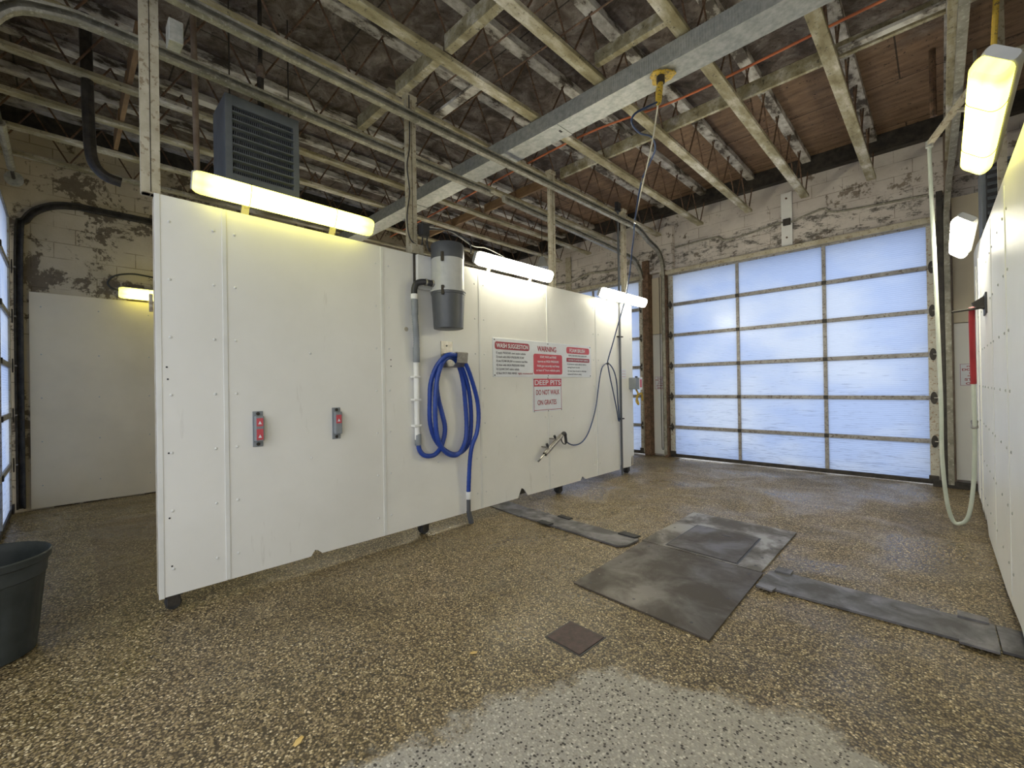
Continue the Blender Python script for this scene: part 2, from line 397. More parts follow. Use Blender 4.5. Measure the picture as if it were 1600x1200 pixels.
st('dark_gap_strip', box(B(), (XL, YF-.13, 4.78), (XR, YF-.002, 5.028)), M['darkmetal'])  # solid dark strip stands in for the shadowed gap between block wall and deck
st('trim_2', box(B(), (XL+.002, YN, 4.74), (XL+.12, YF-.14, 5.028)), M['darkmetal'])

# ---------------- sectional doors ----------------
def sectional_door(name, x0, x1, y, face, hsty, label_side='both', cols=3, top=3.6):
    """face = -1 : hardware on the -y side"""
    d = empty(name, ((x0+x1)/2, y, 0), kind='structure')
    n = 6; sec = top/n; sw = .075
    xs = [x0 + (x1-x0)*i/cols for i in range(cols+1)]
    for i, x in enumerate(xs):
        wd = .095 if i in (0, cols) else .05
        a = x if i == 0 else (x-wd if i == cols else x-wd/2)
        for j in range(n):
            pass
        link('stile', box(B(), (a, y-.02, 0.03), (a+wd, y+.02, top), .003), M['stile'] if i in (0, cols) else M['alu'], d)
    for j in range(n+1):
        z = j*sec; h = .06 if 0 < j < n else .05
        za = max(z-h/2, 0.012) if j else .012; zb = z+h/2 if j < n else top
        if j == 0: zb = .075
        bm = box(B(), (x0+.01, y-.026, za), (x1-.01, y+.022, zb), .004)
        if 0 < j < n: box(bm, (x0+.01, y-.029, z-.0035), (x1-.01, y-.02, z+.0035))
        link('rail', bm, M['alu'] if j else M['darkmetal'], d)
    for j in range(n):
        for i in range(cols):
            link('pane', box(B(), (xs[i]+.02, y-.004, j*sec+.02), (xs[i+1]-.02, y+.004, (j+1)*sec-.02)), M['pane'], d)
    for j in range(1, n):
        z = j*sec
        for side, x in ((-1, x0+.045), (1, x1-.045)):
            bm = B(); yy = y+face*.03
            if hsty == 'diamond' or side == -1:
                pts = [(x, yy, z-.085), (x+.035, yy, z-.02), (x+.035, yy, z+.02), (x, yy, z+.085), (x-.035, yy, z+.02), (x-.035, yy, z-.02)]
            else:
                pts = [(x+.035*math.cos(a), yy, z+.085*math.sin(a)) for a in [2*math.pi*q/16 for q in range(16)]]
            prism(bm, pts, (0, face*.012, 0))
            hg = link('hinge', bm, M['darkmetal'], d)
            link('roller', tube(B(), [(x, yy+face*.03, z), (x+side*.11, yy+face*.03, z)], .010), M['steel'], hg)
        for x in xs[1:-1]:
            link('hinge', box(B(), (x-.03, y+face*.034, z-.03), (x+.03, y+face*.02, z+.03), .004), M['darkmetal'], d)
    for side, x in ((-1, x0+.06), (1, x1-.06)):
        link('corner_bracket', box(B(), (x-.05, y+face*.04, .02), (x+.05, y+face*.02, .13), .004), M['darkmetal'], d)
    return d
YD = 8.40
sectional_door('door_1', -3.84, -.03, YD, -1, 'oval')
sectional_door('door_2', -8.04, -4.38, YD, -1, 'diamond')
sectional_door('door_3', -8.04, -4.38, -.47, 1, 'diamond')

def jamb(n, x0, x1, y0, y1, z1, mm): st(n, box(B(), (x0, y0, 0), (x1, y1, z1), .004), mm)
st('trim_3', box(B(), (-3.98, 8.30, 3.60), (.02, 8.448, 3.68), .006), M['strut'])   # main door header
st('trim_4', box(B(), (-8.05, 8.30, 3.60), (-4.36, 8.448, 3.68), .006), M['strut'])
jamb('trim_5', -4.33, -4.20, 8.26, 8.448, 3.95, M['rust'])
jamb('trim_6', -3.915, -3.85, 8.30, 8.448, 3.7, M['rust'])
jamb('trim_7', -.02, .045, 8.29, 8.448, 4.0, M['darkmetal'])
jamb('trim_8', .06, .125, 8.26, 8.448, 4.75, M['brownpipe'])
st('trim_9', box(B(), (-.1, 8.25, .001), (1.4, 8.3, .09)), M['darkmetal'])
# pier between the exit doors: block pilaster and white cladding
st('dark_gap_strip0', box(B(), (-4.42, 8.33, 3.68), (-3.72, 8.448, 4.55)), M['block'])
t = empty('wall_panel', (-4.04, 8.4, 0), 'narrow white cladding board on the pier between the two exit doors', 'wall panel')
link('board', box(B(), (-4.195, 8.41, .04), (-3.92, 8.446, 2.45), .003), M['board'], t)
link('upper_board', box(B(), (-4.195, 8.41, 2.46), (-3.92, 8.446, 3.6), .003), M['board_old'], t)
t = empty('wall_panel', (.6, 8.4, 0), 'white cladding board right of the big exit door, behind the hanging hose', 'wall panel')
link('board', box(B(), (.13, 8.40, .10), (1.3, 8.445, 2.2), .003), M['board'], t)
link('upper_board', box(B(), (.13, 8.40, 2.21), (1.3, 8.445, 3.9), .003), M['board_old'], t)
# near wall pier behind the bin
# chain on the pier
bm = B()
for x in (-4.03, -3.985):
    z = .22
    tube(bm, [(x, 8.395, 3.6), (x, 8.395, .2)], .006, 6)
tube(bm, smoothpath([(-4.03, 8.395, .2), (-4.02, 8.395, .14), (-3.995, 8.395, .14), (-3.985, 8.395, .2)]), .006, 6)
tag(link('pull_chain', bm, M['darkmetal']), 'looped steel hand chain hanging in front of the white pier board', 'chain')

# ---------------- door tracks ----------------
def track(name, pts, label, mm, wdt=.055):
    t = empty(name, pts[0], label, 'door track')
    P = smoothpath(pts, 4)
    # lipped channel: two flanges and a web, swept
    bm = B()
    def sweep(off, a, b):
        prev = None
        for i, p in enumerate(P):
            d = (P[min(i+1, len(P)-1)]-P[max(i-1, 0)]).normalized()
            nrm = Vector((1,0,0)).cross(d).normalized()
            c = [p + Vector((off[0]+sx*a, 0, 0)) + nrm*(off[1]+sy*b) for sx, sy in ((-.5,-.5),(.5,-.5),(.5,.5),(-.5,.5))]
            vs = [bm.verts.new(v) for v in c]
            if prev:
                for q in range(4): bm.faces.new([prev[q], prev[(q+1)%4], vs[(q+1)%4], vs[q]])
            else: bm.faces.new(vs)
            prev = vs
        bm.faces.new(prev[::-1])
    sweep((0, 0), .005, .075); sweep((wdt/2, .037), wdt, .005); sweep((wdt/2, -.037), wdt, .005)
    sweep((wdt, .028), .004, .018); sweep((wdt, -.028), .004, .018)
    link('channel', bm, mm, t)
    return t
t1 = track('door_track', [(-3.93, 8.33, .05), (-3.93, 8.33, 2.4), (-3.93, 8.33, 3.45), (-3.92, 8.27, 3.80), (-3.90, 8.05, 4.02), (-3.82, 7.5, 4.07), (-3.62, 6.7, 4.06), (-3.605, 5.9, 4.055), (-3.60, 4.0, 4.05), (-3.59, 1.5, 4.04), (-3.58, .2, 4.05)],
      'long cream steel door track running from the big exit door over the partition', M['track'])
ta = track('door_track', [(-4.37, 8.33, .05), (-4.37, 8.33, 3.2), (-4.36, 8.26, 3.62), (-4.34, 8.0, 3.86), (-4.30, 7.5, 3.93), (-4.2, 4.5, 3.97), (-4.18, 4.15, 3.97)],
      'steel door track rising from the exit door of the bay beyond the partition', M['track'])
tb = track('door_track', [(-4.25, -.38, .05), (-4.25, -.38, 3.1), (-4.22, -.39, 3.5), (-4.17, -.27, 3.83), (-4.13, -.05, 3.94), (-4.13, .45, 3.975), (-4.15, 2.5, 3.96), (-4.15, 3.9, 3.96)],
      'steel door track of the nearer left door, behind the grey unit heater', M['track'])
tc_ = track('door_track', [(-8.08, -.38, .05), (-8.08, -.38, 3.2), (-8.08, -.32, 3.6), (-8.08, -.16, 3.80), (-8.08, .1, 3.89), (-8.08, .6, 3.89), (-8.08, 3.6, 3.87)],
      'dark steel door track curving up the far left block wall', M['darkmetal'])
t2 = track('door_track', [(.05, 8.26, .05), (.05, 8.26, 3.3), (.06, 8.2, 3.75), (.08, 7.9, 4.02), (.10, 7.4, 4.09), (.12, 6.0, 4.1), (.13, 3.0, 4.12)],
      'cream steel door track above the right-hand white wall', M['track'])
td = track('door_track', [(-8.08, 8.33, .05), (-8.08, 8.33, 3.2), (-8.08, 8.27, 3.6), (-8.08, 8.0, 3.84), (-8.08, 7.5, 3.9), (-8.08, 4.2, 3.9)],
      'steel door track against the left block wall beside the far exit door', M['track'])
# small struts under the main track
# torsion shaft of the near left door
t = empty('spring_shaft', (-6.2, -.36, 4.0), 'grey torsion shaft with cable drum above the near left door', 'door spring')
link('shaft', tube(B(), [(-7.95, -.40, 4.02), (-4.5, -.40, 4.02)], .016), M['darkmetal'], t)
link('spring', tube(B(), [(-7.5, -.40, 4.02), (-6.3, -.40, 4.02)], .035), M['track'], t)
link('cable_drum', lathe(B(), [(.05,-.03),(.08,-.028),(.08,-.02),(.055,-.015),(.055,.015),(.08,.02),(.08,.03),(.05,.03)], (-7.86, -.40, 4.02), 24, axis='x'), M['galv'], t)

# ---------------- roof joists ----------------
JX = [.94, .13, -.68, -1.49, -2.30, -3.11, -3.92, -4.73, -5.54, -6.35, -7.16, -7.95]
NMJ = ['right-most open-web roof joist, above the right wall', 'open-web roof joist over the edge of the right wall',
 'open-web roof joist rightmost over the big exit door, end nearest the hanging hose', 'open-web roof joist second from the right over the big exit door',
 'open-web roof joist second from the left over the big exit door', 'open-web roof joist leftmost over the big exit door',
 'open-web roof joist directly above the partition', 'open-web roof joist just above the grey unit heater', 'open-web roof joist crossed by the brown bridging board ends',
 'open-web roof joist third from the left block wall', 'open-web roof joist second from the left block wall', 'open-web roof joist hugging the left block wall']
for ji, x in enumerate(JX):
    t = empty('roof_joist', (x, 4, 4.35), NMJ[ji], 'roof joist', 'open-web roof joists')
    link('bottom_chord', box(B(), (x-.055, -.60, 4.345), (x+.055, 8.18, 4.385), .004), M['timber'], t)
    link('top_chord', box(B(), (x-.06, YN+.01, 4.945), (x+.06, 8.44, 5.028), .004), M['timber_w'], t)
    y = -.55; up = True; q = 0
    step = .31
    while y < 8.15:
        y2 = min(y+step, 8.4)
        off = .014 if up else -.014
        za, zb = (4.385, 4.945) if up else (4.945, 4.385)
        link('web_rod', tube(B(), [(x+off, y, za), (x+off, y2, zb)], .0095, 6), M['rust'], t)
        y = y2; up = not up

# bridging boards between the joists
def board(name, a, b, mm, label, cat='bridging board'):
    tag(link(name, box(B(), a, b, .003), mm), label, cat)
board('bridging_board', (-3.86, 4.99, 4.42), (.07, 5.03, 4.56), M['timber'], 'long painted bridging board crossing the joists beyond the galvanised beam')
board('bridging_batten', (-.62, 4.85, 4.40), (.07, 4.92, 4.43), M['timber_w'], 'pale batten fixed beside the long bridging board at the right', 'bridging board')
board('bridging_board', (-2.24, 3.44, 4.40), (-1.55, 3.50, 4.52), M['timber'], 'short bridging board close before the galvanised beam, near the yellow plate')
board('bridging_board', (-3.05, 2.34, 4.39), (-2.36, 2.42, 4.53), M['timber'], 'short bridging board between joists at the top centre')
board('bridging_board', (-3.86, 2.34, 4.39), (-3.17, 2.42, 4.53), M['timber'], 'short bridging board between joists just right of the partition')
board('bridging_batten', (-3.86, 2.81, 4.389), (-3.17, 2.91, 4.42), M['timber_w'], 'flat white bridging piece just right of the second partition post', 'bridging board')
board('bridging_board', (-4.67, 2.34, 4.39), (-3.98, 2.42, 4.53), M['timber'], 'short bridging board between joists left of the second partition post')
board('bridging_board', (-5.48, .44, 4.39), (-4.79, .48, 4.58), M['timber_b'], 'brown bridging board left of the first partition post, nearest it')
board('bridging_board', (-6.29, .44, 4.39), (-5.60, .48, 4.58), M['timber_b'], 'brown bridging board left of the first partition post, middle one')
board('bridging_board', (-7.10, .44, 4.39), (-6.41, .48, 4.58), M['timber_b'], 'brown bridging board left of the first partition post, farthest one')
board('bridging_board', (-5.48, 4.99, 4.39), (-3.98, 5.03, 4.53), M['timber_b'], 'brown bridging board beyond the beam in the left bay')
board('bridging_board', (-7.10, 4.99, 4.39), (-5.60, 5.03, 4.53), M['timber_b'], 'brown bridging board beyond the beam near the left wall')
board('bridging_board', (.19, 4.99, 4.42), (.88, 5.03, 4.56), M['timber'], 'bridging board above the right wall beyond the lamp')

# galvanised beam
t = empty('steel_beam', (-3.5, 3.7, 4.17), 'galvanised steel channel beam crossing below the joists', 'beam')
bm = box(B(), (XL+.01, 3.60, 4.170), (XR-.01, 3.86, 4.176)); box(bm, (XL+.01, 3.60, 4.176), (XR-.01, 3.606, 4.335)); box(bm, (XL+.01, 3.854, 4.176), (XR-.01, 3.86, 4.335))
link('channel', bm, M['galv'], t)
bm = B(); x = XL+.05
for x in [ -8+.022*i for i in range(430)]:
    box(bm, (x, 3.597, 4.176), (x+.008, 3.601, 4.335))
link('stiffening_ribs', bm, M['galv'], t)
for x in (-2.9, -5.6):
    link('joint_strap', box(B(), (x, 3.594, 4.164), (x+.09, 3.864, 4.170), .001), M['galv'], t)
link('screw', box(B(), (-2.87, 3.7, 4.158), (-2.85, 3.74, 4.165)), M['darkmetal'], t)

# orange conduit
tag(link('conduit_tube', tube(B(), smoothpath([(-7.9,4.62,4.50),(-5,4.50,4.49),(-3.1,4.45,4.50),(-1.9,4.62,4.49),(-.4,4.60,4.49),(1.5,4.62,4.5)], 6), .012, 8), M['orange']), 'thin orange tube threaded through the joists beyond the galvanised beam', 'pipe')
for yy, lab in ((2.62, 'thin rusty tie rod crossing the joists before the beam, nearer one'), (2.95, 'thin rusty tie rod crossing the joists before the beam, farther one')):
    tag(link('tie_rod', tube(B(), [(-3.9,yy,4.42),(.1,yy+.05,4.42)], .008, 6), M['rust']), lab, 'rod')
for (a, b, lab) in (((-3.2,1.15,4.37),(-3.2,1.15,4.98),'thin rusty hanger rod left of the beam at the top'),):
    tag(link('hanger_rod', tube(B(), [a, b], .007, 6), M['rust']), lab, 'rod')

# swivel plate with whip hose
t = empty('hose_swivel', (-1.72, 3.68, 4.168), 'yellow corroded ceiling swivel under the galvanised beam', 'hose swivel')
bm = B()
pts = []
for i in range(18):
    a = 2*math.pi*i/18; r = .10*(1+.16*math.sin(3*a+.7)+.08*math.sin(7*a)); pts.append((-1.72+r*math.cos(a), 3.70+r*math.sin(a), 4.150))
prism(bm, pts, (0,0,.013)); link('mount_plate', bm, M['yellow'], t)
bm = tube(B(), [(-1.72,3.68,4.152),(-1.72,3.68,4.09)], .035, 12)
link('swivel_joint', bm, M['darkmetal'], t)
bm = tube(B(), [(-1.72,3.68,4.10),(-1.72,3.65,4.02),(-1.715,3.62,3.90),(-1.71,3.60,3.86)], [.022,.03,.026,.012], 10)
link('drop_pipe', bm, M['yellow'], t)
upp = [(-1.710,3.574,3.870),(-1.740,3.446,3.783),(-1.780,3.322,3.693),(-1.820,3.340,3.643),(-1.880,3.595,3.685),(-1.950,3.956,3.822),(-2.050,4.238,3.857),(-2.2,4.408,3.821),(-2.38,4.593,3.786),(-2.5,4.724,3.667),(-2.65,4.9,3.454),(-2.78,5.1,3.336),(-2.9,5.262,3.192)]
dn = [(-3.050,5.463,2.967),(-3.170,5.606,2.823),(-3.300,5.770,2.699),(-3.420,5.866,2.527),(-3.500,5.867,2.305),(-3.550,5.804,2.043),(-3.580,5.744,1.854),(-3.590,5.736,1.767)]
lp = [(-3.600,5.816,1.550),(-3.600,5.891,1.344),(-3.600,5.983,1.075),(-3.610,6.050,.897),(-3.620,6.096,.918),(-3.620,6.054,1.191),(-3.620,6.039,1.431),(-3.610,5.971,1.610),(-3.600,5.859,1.727),(-3.600,5.742,1.777),(-3.610,5.625,1.723),(-3.620,5.569,1.579),(-3.620,5.512,1.381),(-3.620,5.444,1.129),(-3.620,5.338,.911),(-3.610,5.199,.744),(-3.600,5.042,.652),(-3.580,4.866,.638),(-3.570,4.737,.665),(-3.560,4.641,.714)]
t = empty('pressure_hose', (-3.6, 5.7, .65), 'thin navy pressure hose dropping from the ceiling swivel to the spray gun', 'hose')
link('hose', tube(B(), smoothpath(upp+dn+lp, 5), .009, 8), M['navyhose'], t, True)
link('support_cord', tube(B(), smoothpath([(-1.71,3.60,3.86),(-2.0,4.057,3.80),(-2.4,4.63,3.72),(-2.65,4.9,3.46)], 4), .007, 6), M['kraft'], t)
link('hose_tie', lathe(B(), [(.018,-.015),(.022,0),(.018,.015)], (-3.59,5.736,1.77), 10), M['black'], t)
for q, p_ in enumerate([(-2.38,4.60,3.76), (-2.65,4.9,3.454)]): link('hose_clamp', lathe(B(), [(.012,-.03),(.017,-.02),(.017,.02),(.012,.03)], p_, 10), M['steel'], t)

# spray gun in stainless holder
XP = -3.66
t = empty('gun_holder', (XP, 4.3, .6), 'stainless tube gun holder on the partition below the DEEP PITS sign', 'gun holder')
a = Vector((-3.55, 4.19, .60)); b = Vector((-3.55, 4.53, .80)); d = (b-a).normalized()
bm = tube(B(), [a, b], .030, 20, caps=False); tube(bm, [b, a], .027, 20, caps=False)
link('tube', bm, M['steel'], t, True)
for f in (.25, .7):
    p_ = a.lerp(b, f); nn = Vector((0,-d.z,d.y))
    link('mounting_stud', tube(B(), [(XP, p_.y+nn.y*.03, p_.z+nn.z*.03), (-3.57, p_.y+nn.y*.03, p_.z+nn.z*.03)], .009, 8), M['steel'], t)
    link('knob', tube(B(), [p_+nn*.028, p_+nn*.05, p_+nn*.052, p_+nn*.085], [.008,.008,.017,.016], 12), M['black'], t)
t = empty('spray_gun', b, 'black trigger spray gun sitting in the stainless tube holder', 'spray gun')
link('lance', tube(B(), [a-d*.13, a-d*.06, b+d*.01], [.006,.009,.011], 8), M['steel'], t)
link('nozzle', tube(B(), [a-d*.15, a-d*.10], [.010,.012], 8), M['black'], t)
bm = tube(B(), smoothpath([b-d*.02, b+d*.05, b+d*.07+Vector((0,.02,-.03)), b+Vector((0,.10,-.11))], 4), [.022]*4+[.024]*5+[.019]*4, 10)
link('gun_body', bm, M['black'], t, True)
link('trigger', tube(B(), smoothpath([b+d*.01, b+Vector((0,.0,-.06)), b+Vector((0,.04,-.11)), b+Vector((0,.09,-.12))], 4), .007, 8), M['black'], t)

# ---------------- partition ----------------
P0, P1, PT = .42, 6.61, 2.76
t = empty('partition_wall', (-3.72, 3.5, 0), 'long white rolling partition standing between the two wash bays', 'partition')
seams = [P0+.012, .81, 2.05, 3.235, 4.41, 5.53, P1-.005]
for i in range(6):
    y0, y1 = seams[i]+.002, seams[i+1]-.002
    zb = .105
    pts = [(XP, y0, zb)]
    def notch(yc, w_, h_):
        return [(XP, yc-w_, zb), (XP, yc-w_*.3, zb+h_), (XP, yc+w_*.2, zb+h_*.85), (XP, yc+w_, zb+.004)]
    for yc, w_, h_ in ((1.43, .045, .045), (3.9, .09, .11), (5.15, .06, .05), (6.2, .05, .07)):
        if y0 < yc < y1: pts += notch(yc, w_, h_)
    if i == 5: pts += [(XP, y1-.10, zb), (XP, y1-.08, zb+.16), (XP, y1, zb+.17)]
    else: pts += [(XP, y1, zb)]
    pts += [(XP, y1, PT), (XP, y0, PT)]
    link('board', prism(B(), pts, (-.012, 0, 0)), M['board'], t)
    link('back_board', box(B(), (-3.795, y0, .12), (-3.783, y1, PT)), M['board_old'], t)
for i, y in enumerate(seams[1:-1]):
    link('joint_strip', box(B(), (XP-.002, y-.014, .11), (XP+.006, y+.014, PT-.003), .002), M['batten'], t)
link('end_trim', box(B(), (-3.672, P0, .10), (XP+.004, P0+.03, PT), .002), M['batten'], t)
link('end_post', box(B(), (-3.782, P0+.004, .11), (-3.674, P0+.05, PT-.004), .004), M['edgewood'], t)
link('end_post', box(B(), (-3.782, P1-.05, .11), (-3.674, P1-.004, PT-.004), .004), M['edgewood'], t)
link('bottom_rail', box(B(), (-3.782, P0+.05, .14), (-3.674, P1-.05, .24)), M['darkmetal'], t)
link('top_rail', box(B(), (-3.786, P0+.02, PT-.05), (-3.674, P1-.02, PT+.004), .004), M['edgewood'], t)
for y in (2.05, 3.235, 4.41, 5.53): link('stud', box(B(), (-3.782, y-.03, .24), (-3.674, y+.03, PT-.05)), M['edgewood'], t)
for y in seams:
    for sgn in (-1, 1):
        yy = y+sgn*.065
        if yy < P0+.04 or yy > P1-.04: continue
        if sgn < 0 and abs(y-.81) < .01: pass
        for kz in range(7):
            z = .28+kz*.385
            link('rivet', lathe(B(), [(.010,0),(.009,.003),(.005,.006),(.0,.0065)][:3], (XP, yy, z), 8, axis='x'), M['rivet'], t)
for (y, z) in ((1.4, .9), (1.4, 1.75), (2.65, .7), (3.8, .85), (4.95, 1.0)):
    link('rivet', lathe(B(), [(.010,0),(.009,.003),(.005,.006)], (XP, y, z), 8, axis='x'), M['rivet'], t)
for (y, z) in ((.475,1.62),(.48,1.54),(.48,1.05),(.48,.62),(.49,.30),(2.13,1.72),(2.13,1.66)):
    link('screw_hole', tube(B(), [(XP-.001, y, z), (XP+.0015, y, z)], .006, 8), M['black'], t)
link('patch_plug', lathe(B(), [(.022,0),(.02,.002),(.012,.003)], (XP, 2.30, 2.02), 12, axis='x'), M['strut'], t)
for y in (.50, 2.50, 4.66, 6.45):
    c = link('caster', box(B(), (-3.775, y-.05, .088), (-3.676, y+.05, .138), .004), M['darkmetal'], t)
    bm = B()
    for xx in (-3.768, -3.682): box(bm, (xx, y-.035, .03), (xx+.008, y+.035, .10))
    link('fork', bm, M['darkmetal'], c)
    bm = B()
    for xx in (-3.755, -3.715): lathe(bm, [(.02,-.0),(.042,.002),(.045,.008),(.045,.022),(.042,.028),(.02,.03)], (xx, y, .046), 20, axis='x')
    link('wheel', bm, M['rubber'], c)

# posts above the partition
PL = {.41: 'first strut post, rising from the near end of the partition', 2.42: 'second strut post above the partition, beside the vacuum canister',
      4.62: 'third strut post above the partition, right of the middle lamp', 6.50: 'fourth strut post above the far end of the partition'}
for y, lab in PL.items():
    t = empty('strut_post', (-3.73, y, PT), lab, 'post', 'strut posts above the partition')
    bot = PT+.004 if y > .5 else PT+.004
    for s_ in (-1, 1):
        yy = y+s_*.026
        bm = box(B(), (-3.755, yy-.024, bot), (-3.705, yy+.024, 4.34))
        link('strut', bm, M['strut'], t)
    link('slot', box(B(), (-3.704, y-.002, bot), (-3.7025, y+.002, 4.3)), M['darkmetal'], t)
    link('foot_plate', box(B(), (-3.775, y-.045, bot), (-3.69, y+.055, bot+.008), .002), M['strut'], t)
    link('head_plate', box(B(), (-3.775, y-.06, 4.30), (-3.69, y+.06, 4.345), .002), M['strut'], t)
t = empty('dark_pole', (-3.61, 6.17, .02), 'slim dark conduit pole on the far end of the partition', 'pole')
link('pole', tube(B(), [(-3.63, 6.17, .02), (-3.632, 6.17, 2.5), (-3.632, 6.17, 4.20)], .017, 10), M['charcoal'], t, True)
link('pole_head', box(B(), (-3.66, 6.12, 4.20), (-3.60, 6.22, 4.34), .01), M['black'], t)
for z in (.9, 2.2): link('strap', box(B(), (-3.655, 6.11, z), (-3.607, 6.23, z+.02), .002), M['darkmetal'], t)

# ---------------- light fixtures ----------------
def rounded(wd, h, r, n=5):
    pts = []
    for cx, cz, a0 in ((wd/2-r, h/2-r, 0), (-wd/2+r, h/2-r, 90), (-wd/2+r, -h/2+r, 180), (wd/2-r, -h/2+r, 270)):
        for i in range(n+1):
            a = math.radians(a0+90*i/n); pts.append((cx+r*math.cos(a), cz+r*math.sin(a)))
    return pts
def fixture(c, length, ang, label, mat, wd=.15, bracket=None, cat='light fixture'):
    """long vapour-tight batten along Y; local z- is the diffuser side, tilted by ang about Y"""
    t = bpy.data.objects.new('light_fixture', None); COL.objects.link(t); t.location = c; t.rotation_euler = (0, ang, 0)
    ORG[t.name] = Vector((0,0,0)); tag(t, label, cat, 'tube light fixtures')
    def lk(n, bm, mm, par=t):
        o = link(n, bm, mm, par, True); return o
    L = length/2
    bm = B(); rings = []
    for (y, sc) in ((-L, .80), (-L+.02, .93), (-L+.05, 1), (L-.05, 1), (L-.02, .93), (L, .80)):
        rings.append([bm.verts.new((px*sc, y, pz*sc)) for px, pz in rounded(wd*.98, .055, .02)])
    n = len(rings[0])
    for i in range(len(rings)-1):
        for j in range(n): bm.faces.new([rings[i][j], rings[i][(j+1)%n], rings[i+1][(j+1)%n], rings[i+1][j]])
    bm.faces.new(rings[0][::-1]); bm.faces.new(rings[-1])
    for v in bm.verts: v.co.z += .018
    lk('housing', bm, M['lightgray'])
    bm = B(); rings = []
    for (y, sc) in ((-L+.004, .78), (-L+.018, .92), (-L+.045, 1), (-.2*L,1), (.2*L,1), (L-.045, 1), (L-.018, .92), (L-.004, .78)):
        rings.append([bm.verts.new((px*sc, y, pz*sc-.030)) for px, pz in rounded(wd, .085, .036)])
    for i in range(len(rings)-1):
        for j in range(n): bm.faces.new([rings[i][j], rings[i][(j+1)%n], rings[i+1][(j+1)%n], rings[i+1][j]])
    bm.faces.new(rings[0][::-1]); bm.faces.new(rings[-1])
    lk('diffuser', bm, mat)
    for y in (-L*.48, L*.48):
        bm = B(); P_ = [(px*1.015, y, pz*1.015-.030) for px, pz in rounded(wd, .085, .036)]
        tube(bm, P_+[P_[0]], .0018, 6); lk('retaining_wire', bm, M['darkmetal'])
    for y in (-L*.75, L*.75):
        bm = box(B(), (-.03, y-.02, .045), (.03, y+.02, .075)); lk('mounting_foot', bm, M['strut'])
    return t
# tilt: diffuser turned towards +x and down on the partition side
A = math.radians(-64)
fixture((-3.60, 1.265, 2.885), 1.30, A, 'long yellowed tube light on top of the partition, in front of the grey heater', M['diff_warm'])
fixture((-3.60, 3.77, 2.865), 1.26, A, 'lit tube light on the partition top just right of the vacuum canister', M['diff_cool'])
fixture((-3.52, 6.10, 2.805), 1.30, A, 'lit tube light at the far end of the partition top', M['diff_cool'])
fixture((-8.00, 1.15, 2.83), 1.25, A, 'lit tube light on the left block wall, half hidden behind the partition edge', M['diff_warm'])
fixture((-3.88, 1.9, 2.70), 1.25, -A, 'unseen tube light added on the rear face of the partition to brighten the other bay', M['diff_warm'])  # added lamp, hidden from view, to brighten the bay beyond
fixture((-8.00, 3.75, 2.83), 1.25, A, 'unseen second tube light added along the left block wall, behind the partition', M['diff_cool'])  # unseen lamp added to lift the light in the left bay
fixture((-8.00, 6.30, 2.83), 1.25, A, 'unseen third tube light added along the left block wall, nearest the exit door', M['diff_cool'])  # another added lamp out of sight, brightening the left bay
fixture((.195, 3.44, 2.83), 1.28, math.radians(40), 'large bright tube light above the right wall, nearest the viewer', M['diff_warm'])
fixture((.165, 5.95, 2.80), 1.28, math.radians(40), 'smaller lit tube light above the right wall, before the exit door', M['diff_cool'])
for y in (.95, 1.6, 3.4, 4.1, 5.9, 6.45):
    tag(link('lamp_bracket', bar(B(), (-3.70, y, PT-.02), (-3.64 if y < 5 else -3.59, y, PT+(.10 if y < 5 else .06)), .05, .012, (1,0,0)), M['strut']), 'small steel tab holding a tube light to the partition top', 'bracket', 'lamp tabs on the partition top')

# cable to left wall light
tag(link('power_cable', tube(B(), smoothpath([(-8.05,1.3,3.05),(-7.95,.836,3.079),(-7.95,.653,3.083),(-7.95,.49,3.029),(-7.95,.42,2.932),(-7.97,.457,2.865),(-7.98,.56,2.84)], 6), .012, 8), M['black']), 'thick black cable looping to the tube light on the left block wall', 'cable')
tag(link('angle_bracket', box(B(), (-3.83, .36, 2.02), (-3.80, .43, 2.14), .003) and box(B(), (-3.825, .405, 2.0), (-3.797, .425, 2.12), .003), M['strut']), 'small cream bracket on the near edge of the partition', 'bracket')
tag(link('junction_box', box(B(), (-3.72, .50, 3.78), (-3.60, .58, 3.93), .006), M['galv']), 'grey junction box beside the first strut post', 'junction box')

# left far wall cladding
t = empty('wall_panel', (-8.08, 3.5, 0), 'tall yellowish white cladding on the left block wall seen past the partition', 'wall panel')
for y0, y1 in ((-.30, 2.12), (2.13, 4.55), (4.56, 7.0)):
    link('board', box(B(), (XL+.002, y0, .02), (-8.095, y1, 2.73), .002), M['board_old'], t)
for y in (-.2, .33, .85, 1.9, 2.3, 3.3):
    for z in (.3, .85, 1.4, 1.95, 2.55):
        link('screw', lathe(B(), [(.008,0),(.006,.003)], (-8.095, y, z), 8, axis='x'), M['galv'], t)

# ---------------- right wall ----------------
XW = .29
t = empty('wall_panel', (XW+.06, 4.5, 0), 'tall white board wall along the right side with a ragged bottom edge', 'wall panel')
def wallpoly(pts, x, th): return prism(B(), [(x, y, z) for y, z in pts], (th, 0, 0))
link('board', wallpoly([(1.0,.06),(3.0,.05),(3.6,.11),(4.3,.05),(5.9,.02),(6.05,.10),(6.02,.6),(6.0,2.79),(5.6,2.765),(3.2,2.64),(1.0,2.62)], XW, .018), M['board'], t)
link('board', wallpoly([(6.03,.32),(6.15,.06),(6.3,.14),(6.42,.05),(6.6,.12),(6.75,.05),(6.9,.10),(7.6,.12),(7.55,2.94),(7.0,2.92),(6.03,2.80)], XW+.005, .018), M['board'], t)
link('bottom_rail', box(B(), (XW+.035, 1.0, .08), (XW+.12, 7.5, .2)), M['darkmetal'], t)
link('back_board', box(B(), (XW+.12, 1.0, .1), (XW+.14, 7.55, 2.6)), M['board_old'], t)
